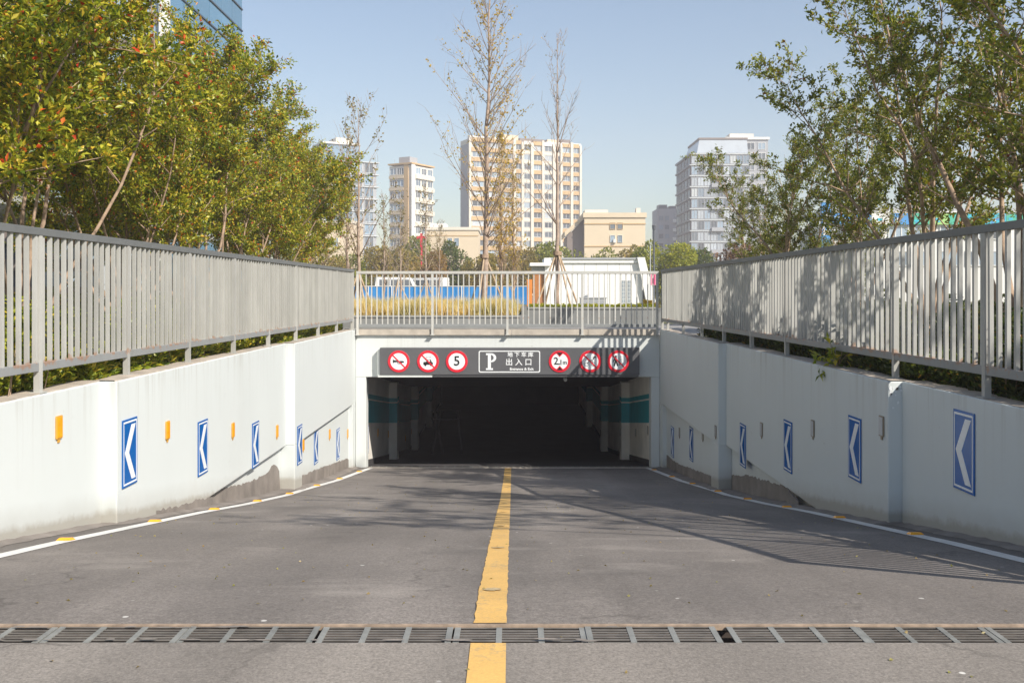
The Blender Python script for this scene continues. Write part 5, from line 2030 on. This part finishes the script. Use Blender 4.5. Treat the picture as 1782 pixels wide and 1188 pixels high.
ms = [window_mesh(bw * 0.86, fh * 0.74, M['win_pale'], M['grey_far'], 2), window_mesh(bw * 0.86, fh * 0.74, M['win_sky'], M['grey_far'], 2),
      window_mesh(bw * 0.86, fh * 0.74, M['win_dark'], M['grey_far'], 2), window_mesh(bw * 0.86, fh * 0.74, M['slab_grey'], M['grey_far'], 2)]
put_windows(root, ms, 'F', [bw * (k + 0.5) for k in range(nb)], [k * fh + 0.42 for k in range(fl)], -0.02, rr, [6, 4, 5, 2])
ms2 = [window_mesh(3.6, fh * 0.7, M['win_dark'], M['dark_far'], 3), window_mesh(3.6, fh * 0.7, M['win_sky'], M['dark_far'], 3)]
put_windows(root, ms2, 'L', [3, 7.8, 12.6, 17.4, 21.6], [k * fh + 0.4 for k in range(fl)], -0.06, rr, [3, 2])
for k in range(0, fl, 2):
    part(root, "balcony", M['grey_far'], (bw * 3.1, bw * 4.9, -0.9, -0.31, k * fh - 0.1, k * fh + 0.95))
mb = MB()
zt_ = (268 - 242) * u
mb.add([(1.6, 0.2, Hh + 0.33), (Wd - 0.3, 0.2, Hh + 0.33), (Wd - 0.3, Dp - 3, Hh + 0.33), (1.6, Dp - 3, Hh + 0.33),
        (2.4, 0.8, Hh + zt_), (Wd - 0.5, 0.8, Hh + zt_), (Wd - 0.5, Dp - 6, Hh + zt_), (2.4, Dp - 6, Hh + zt_)],
       [(3, 2, 1, 0), (4, 5, 6, 7), (0, 1, 5, 4), (1, 2, 6, 5), (2, 3, 7, 6), (3, 0, 4, 7)])
link_obj("penthouse", mb.mesh("penthouse", M['win_pale']), root)
part(root, "roof_trim", M['far_roof'] if 'far_roof' in M else M['shaft_grey'], (2.2, Wd - 0.3, 0.6, Dp - 6, Hh + zt_ + 0.003, Hh + zt_ + 0.5))
# --- tower behind it
Y0 = 310
u = Y0 / F
root = empty("grey_tower", ((1264 - CX) * u, Y0, GZ), 0, "bluish grey tower top just behind the silvery glass tower", "building")
Hh = (510 - 243) * u + 1
part(root, "wall", M['grey_far'], (0, 13, 0, 14, 0, Hh))
part(root, "roof_slab", M['white_far'], (-0.4, 13.4, -0.4, 14, Hh + 0.003, Hh + 0.8))
part(root, "roof_house", M['cream_lt'], (1.5, 9, 2, 8, Hh + 0.81, Hh + 2.2))
ms = [window_mesh(2.2, 2.0, M['win_sky'], M['frame_white'], 2), window_mesh(2.2, 2.0, M['win_dark'], M['frame_white'], 2)]
put_windows(root, ms, 'F', [7.6, 11], [3.2 * k + 1 for k in range(15)], -0.02, rr)
# --- small grey tower
Y0 = 330
u = Y0 / F
root = empty("grey_tower", ((1144 - CX) * u, Y0, GZ), 0, "short grey tower between the low cream building and silvery glass tower", "building")
Hh = (510 - 363) * u + 1
Wd = 38 * u
part(root, "wall", M['grey_far'], (0, Wd, 0, 12, 0, Hh))
part(root, "roof_house", M['dark_far'], (0.6, 3.4, 1, 6, Hh, Hh + 1.4), (4.2, 6.4, 1, 6, Hh, Hh + 1.0))
part(root, "balcony_stack", M['white_far'], *[(Wd - 2.2, Wd + 0.1, -0.8, -0.003, 3 * k + 0.4, 3 * k + 1.5) for k in range(9)])
ms = [window_mesh(1.3, 1.4, M['win_dark'], M['grey_far'], 2), window_mesh(1.3, 1.4, M['win_sky'], M['grey_far'], 2)]
put_windows(root, ms, 'F', [1.2, 3.2], [3 * k + 1.2 for k in range(9)], -0.02, rr)

# --- low cream building with gable shadow side
Y0 = 190
u = Y0 / F
root = empty("cream_building", ((1017 - CX) * u, Y0, GZ), 0, "low cream building with four windows right of the wide tower", "building")
Wd, Hh = (1123 - 1017) * u, (510 - 378) * u + 1
part(root, "wall", M['cream'], (0, Wd, 0, 16, 0, Hh))
part(root, "parapet", M['cream'], (-0.25, Wd + 0.25, -0.25, 16.2, Hh + 0.003, Hh + 0.9))
part(root, "string_course", M['ochre'], (-0.1, Wd + 0.1, -0.12, -0.002, Hh - 1.3, Hh - 1.1), (-0.1, Wd + 0.1, -0.12, -0.002, Hh - 5.6, Hh - 5.4))
part(root, "roof_house", M['cream_lt'], (0.3, 4.8, 3, 9, Hh + 0.91, Hh + 1.7), (Wd - 1.6, Wd - 0.8, 1, 3, Hh + 0.91, Hh + 1.9))
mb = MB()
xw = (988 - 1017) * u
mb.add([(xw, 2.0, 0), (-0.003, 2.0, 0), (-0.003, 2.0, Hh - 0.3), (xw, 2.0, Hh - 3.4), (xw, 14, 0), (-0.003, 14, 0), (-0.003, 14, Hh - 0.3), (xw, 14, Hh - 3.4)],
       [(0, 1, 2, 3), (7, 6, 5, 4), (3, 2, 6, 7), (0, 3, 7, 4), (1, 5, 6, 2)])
link_obj("side_wing", mb.mesh("side_wing", M['shaft_grey']), root)  # darkness of the shadow side put into its colour
mb = MB()
mb.add([(xw - 0.5, 1.2, Hh - 3.6), (-0.003, 1.2, Hh - 0.2), (-0.003, 1.2, Hh + 0.5), (xw - 0.5, 1.2, Hh - 2.6), (xw - 0.5, 14, Hh - 3.6), (-0.003, 14, Hh - 0.2), (-0.003, 14, Hh + 0.5), (xw - 0.5, 14, Hh - 2.6)],
       [(0, 1, 2, 3), (7, 6, 5, 4), (3, 2, 6, 7), (0, 3, 7, 4), (1, 5, 6, 2), (0, 4, 5, 1)])
link_obj("sloping_roof", mb.mesh("sloping_roof", M['cream']), root)
m1 = [window_mesh(0.95, 1.15, M['win_dark'], M['ochre'], 1)]
m2 = [window_mesh(0.8, 1.3, M['win_sky'], M['frame_white'], 1)]
put_windows(root, m1, 'F', [(1066 - 1017) * u, (1079 - 1017) * u], [(510 - 398) * u + 1], -0.02, rr)
put_windows(root, m2, 'F', [(1066 - 1017) * u, (1079 - 1017) * u], [(510 - 421) * u + 1], -0.02, rr)
part(root, "air_conditioner", M['white_far'], (5.5, 6.0, -0.5, -0.002, (510 - 422) * u + 1, (510 - 416) * u + 1))
# --- low cream buildings to the left of it
for xa_, xb_, yt_, lb, wins in ((742, 832, 400, "low cream building with two windows at the foot of the wide tower", (783, 795)),
                                (520, 614, 388, "low pinkish cream building glimpsed between the trunks of the leafy row", (540, 560, 585))):
    Y0 = 200
    u = Y0 / F
    root = empty("cream_building", ((xa_ - CX) * u, Y0, GZ), 0, lb, "building")
    Wd, Hh = (xb_ - xa_) * u, (510 - yt_) * u + 1
    part(root, "wall", M['cream'], (0, Wd, 0, 14, 0, Hh))
    part(root, "parapet", M['cream_lt'], (-0.2, Wd + 0.2, -0.2, 14.2, Hh + 0.003, Hh + 0.6))
    part(root, "string_course", M['ochre'], (-0.1, Wd + 0.1, -0.1, -0.002, Hh - 1.2, Hh - 1.05))
    part(root, "roof_house", M['white_far'], (0.7, 3.8, 2, 8, Hh + 0.61, Hh + 1.5))
    put_windows(root, [window_mesh(0.8, 1.5, M['win_sky'], M['frame_white'], 1)], 'F', [(x - xa_) * u for x in wins], [(510 - 427) * u + 1], -0.02, rr)

# --- glass office tower at the top left, face parallel to the ramp
TX, TY0, TY1 = -16.2, 47.0, 60.0
root = empty("office_tower", (TX, TY0, GZ), 0, "blue glass office tower rising behind the leafy row at top left", "building")
Ht = 44.0
part(root, "core", M['mullion'], (-24, -0.3, 0.3, TY1 - TY0 - 0.05, 0, Ht))
nf, nbz = 34, 6
fh = Ht / nf
gp = (TY1 - TY0) / nbz
mb = MB()
mb.box(-0.28, 0.0, 0.02, gp - 0.02, 0.03, fh - 0.05)
pm_ = mb.mesh("glass_panel", M['curtain'])
for k in range(nf):
    for j in range(nbz):
        link_obj("glass_panel", pm_, root, (0, j * gp, k * fh))
mb = MB()
for k in range(nf + 1):
    mb.box(-0.25, 0.06, 0, TY1 - TY0, k * fh - 0.05, k * fh + 0.03)
link_obj("floor_line", mb.mesh("floor_line", M['mullion']), root)
part(root, "corner_fin", M['frame_white'], (-0.35, 0.12, -0.22, -0.003, 0, Ht))
mb = MB()
for k in range(nf):
    mb.box(-6.0, -0.36, 0.0, 0.29, k * fh + 0.06, k * fh + fh * 0.62)
link_obj("front_window_band", mb.mesh("front_window_band", M['win_sky']), root)
mb = MB()
for k in range(nf):
    mb.box(-24, -0.36, -0.1, 0.28, k * fh + fh * 0.63, (k + 1) * fh + 0.05)
link_obj("front_spandrel", mb.mesh("front_spandrel", M['shaft_grey']), root)

# entrance canopy
root = empty("entrance_canopy", (-14.0, 27, GZ), 0, "pale steel and glass entrance canopy behind the lamp post", "canopy")
cz_ = 4.15
for i in range(6):
    for j in range(9):
        part(root, "soffit_panel", M['canopy'], (-1.55 * (i + 1) + 0.02, -1.55 * i - 0.02, j * 2.2 + 0.02, j * 2.2 + 2.18, cz_ - GZ + 0.12 * i, cz_ - GZ + 0.12 * i + 0.05))
part(root, "edge_beam", M['canopy_edge'], (0.0, 0.18, -0.1, 19.9, cz_ - GZ - 0.12, cz_ - GZ + 0.20))
mb = MB()
for j in range(10):
    mb.beam((0, j * 2.2, cz_ - GZ - 0.02), (-9.3, j * 2.2, cz_ - GZ + 0.66), 0.05, 0.12)
link_obj("rib", mb.mesh("rib", M['canopy_edge']), root)
for y in (1, 10, 19):
    mb = MB()
    mb.tube([(-1.2, y, 0), (-1.2, y, cz_ - GZ)], 0.12, 10)
    link_obj("column", mb.mesh("column", M['lamp_grey']), root)

# --- low commercial building with coloured sign band on the right
Y0 = 120
u = Y0 / F
xA, xB = (1448 - CX) * u, (2050 - CX) * u
root = empty("shop_building", (xA, Y0, GZ), 0, "long low building with blue and teal sign band behind the right-hand trees", "building")
z_a, z_b, z_c, z_d = [CAM_H - (q - CY) * u - GZ for q in (362, 371, 391, 415)]
part(root, "wall", M['white_far'], (0, xB - xA, 0.1, 14, 0, z_c - 0.003))
part(root, "parapet", M['grey_far'], (0, xB - xA, 0.0, 14, z_b + 0.2, z_a))
part(root, "sign_frame", M['white_far'], (0, xB - xA, -0.4, 14, z_b, z_b + 0.197))
cols = [M['sign_blue'], M['sign_blue'], M['white_far'], M['sign_blue'], M['sign_green'], M['sign_lime'], M['sign_green'], M['sign_cyan'], M['sign_cyan'], M['sign_green'], M['sign_cyan'], M['sign_blue']]
nn = 18
for k in range(nn):
    a, b = (xB - xA) * k / nn, (xB - xA) * (k + 1) / nn
    part(root, "sign_panel", cols[k % len(cols)], (a + 0.02, b - 0.02, -0.35, 0.09, z_c, z_b - 0.003))
    for q in range(4):
        sh = MB()
        x = a + rr.uniform(0.1, (b - a) * 0.75)
        z = z_c + rr.uniform(0.1, (z_b - z_c) * 0.7)
        sh.box(x, x + rr.uniform(0.2, 0.6), -0.362 - 0.001 * q, -0.351 - 0.001 * q, z, z + rr.uniform(0.1, 0.35))
        link_obj("print_mark", sh.mesh("print_mark", rr.choice([M['white_far'], M['sign_cyan'], M['sign_blue']])), root)
ms = [window_mesh(2.2, 1.6, M['win_sky'], M['frame_white'], 3), window_mesh(2.2, 1.6, M['win_dark'], M['frame_white'], 3)]
put_windows(root, ms, 'F', [1.8 + 3.1 * k for k in range(12)], [z_d + 0.0, z_d - 3.2], 0.08, rr)
Yp = 112
u = Yp / F
xp = (1438 - CX) * u
root = empty("billboard_pillar", (xp, Yp, GZ), 0, "tall narrow blue and white billboard pillar behind the thin trees", "sign")
zz = [CAM_H - (q - CY) * u - GZ for q in (420, 400, 372, 352)]
part(root, "panel", M['sign_blue'], (-8 * u, 8 * u, 0, 0.4, 0, zz[3]))
part(root, "white_print", M['white_far'], (-5 * u, 7 * u, -0.02, -0.003, zz[1] - 0.6, zz[2]))
part(root, "print_mark", M['sign_blue'], (-2 * u, 4 * u, -0.03, -0.021, zz[1], zz[1] + 0.5), (-4 * u, 1 * u, -0.03, -0.021, zz[1] + 0.8, zz[1] + 1.1))

# fallen leaves and paper scraps on the driveway
mb_v, mb_t = [], []
rs = np.random.RandomState(55)
n_ = 420
x_ = rs.uniform(-3.6, 3.5, n_)
y_ = rs.uniform(3.3, 20, n_)
z_ = np.array([zr(v_) + 0.004 for v_ in y_])
az = rs.uniform(0, 6.28, n_)
d_ = np.stack([np.cos(az), np.sin(az), rs.uniform(0.0, 0.15, n_)], 1)
V, T = leaves_np(rs, np.stack([x_, y_, z_], 1), d_, 0.022, 0.016, 0.05, 0.0)
o = link_obj("litter", np_mesh("litter", V, T, [M['leaf_tan']]))
tag(o, "tiny scattered dry leaf scraps lying on the ramp asphalt", "litter", None, "stuff")

# ------------------------------------------------------------------ thin winter haze
hm = bpy.data.materials.new("haze")
hm.use_nodes = True
hn = hm.node_tree
hn.nodes.clear()
ho = hn.nodes.new("ShaderNodeOutputMaterial")
hv = hn.nodes.new("ShaderNodeVolumePrincipled")
hv.inputs["Color"].default_value = (1.0, 0.93, 0.97, 1)
hv.inputs["Density"].default_value = 0.0011
hv.inputs["Anisotropy"].default_value = 0.0
hn.links.new(hv.outputs[0], ho.inputs["Volume"])
mb = MB()
mb.box(-420, 420, -120, 420, -6.3, 66)
hz = mb.build("haze", hm)
hz["kind"] = "stuff"
hz["label"] = "thin pale winter haze in the air"
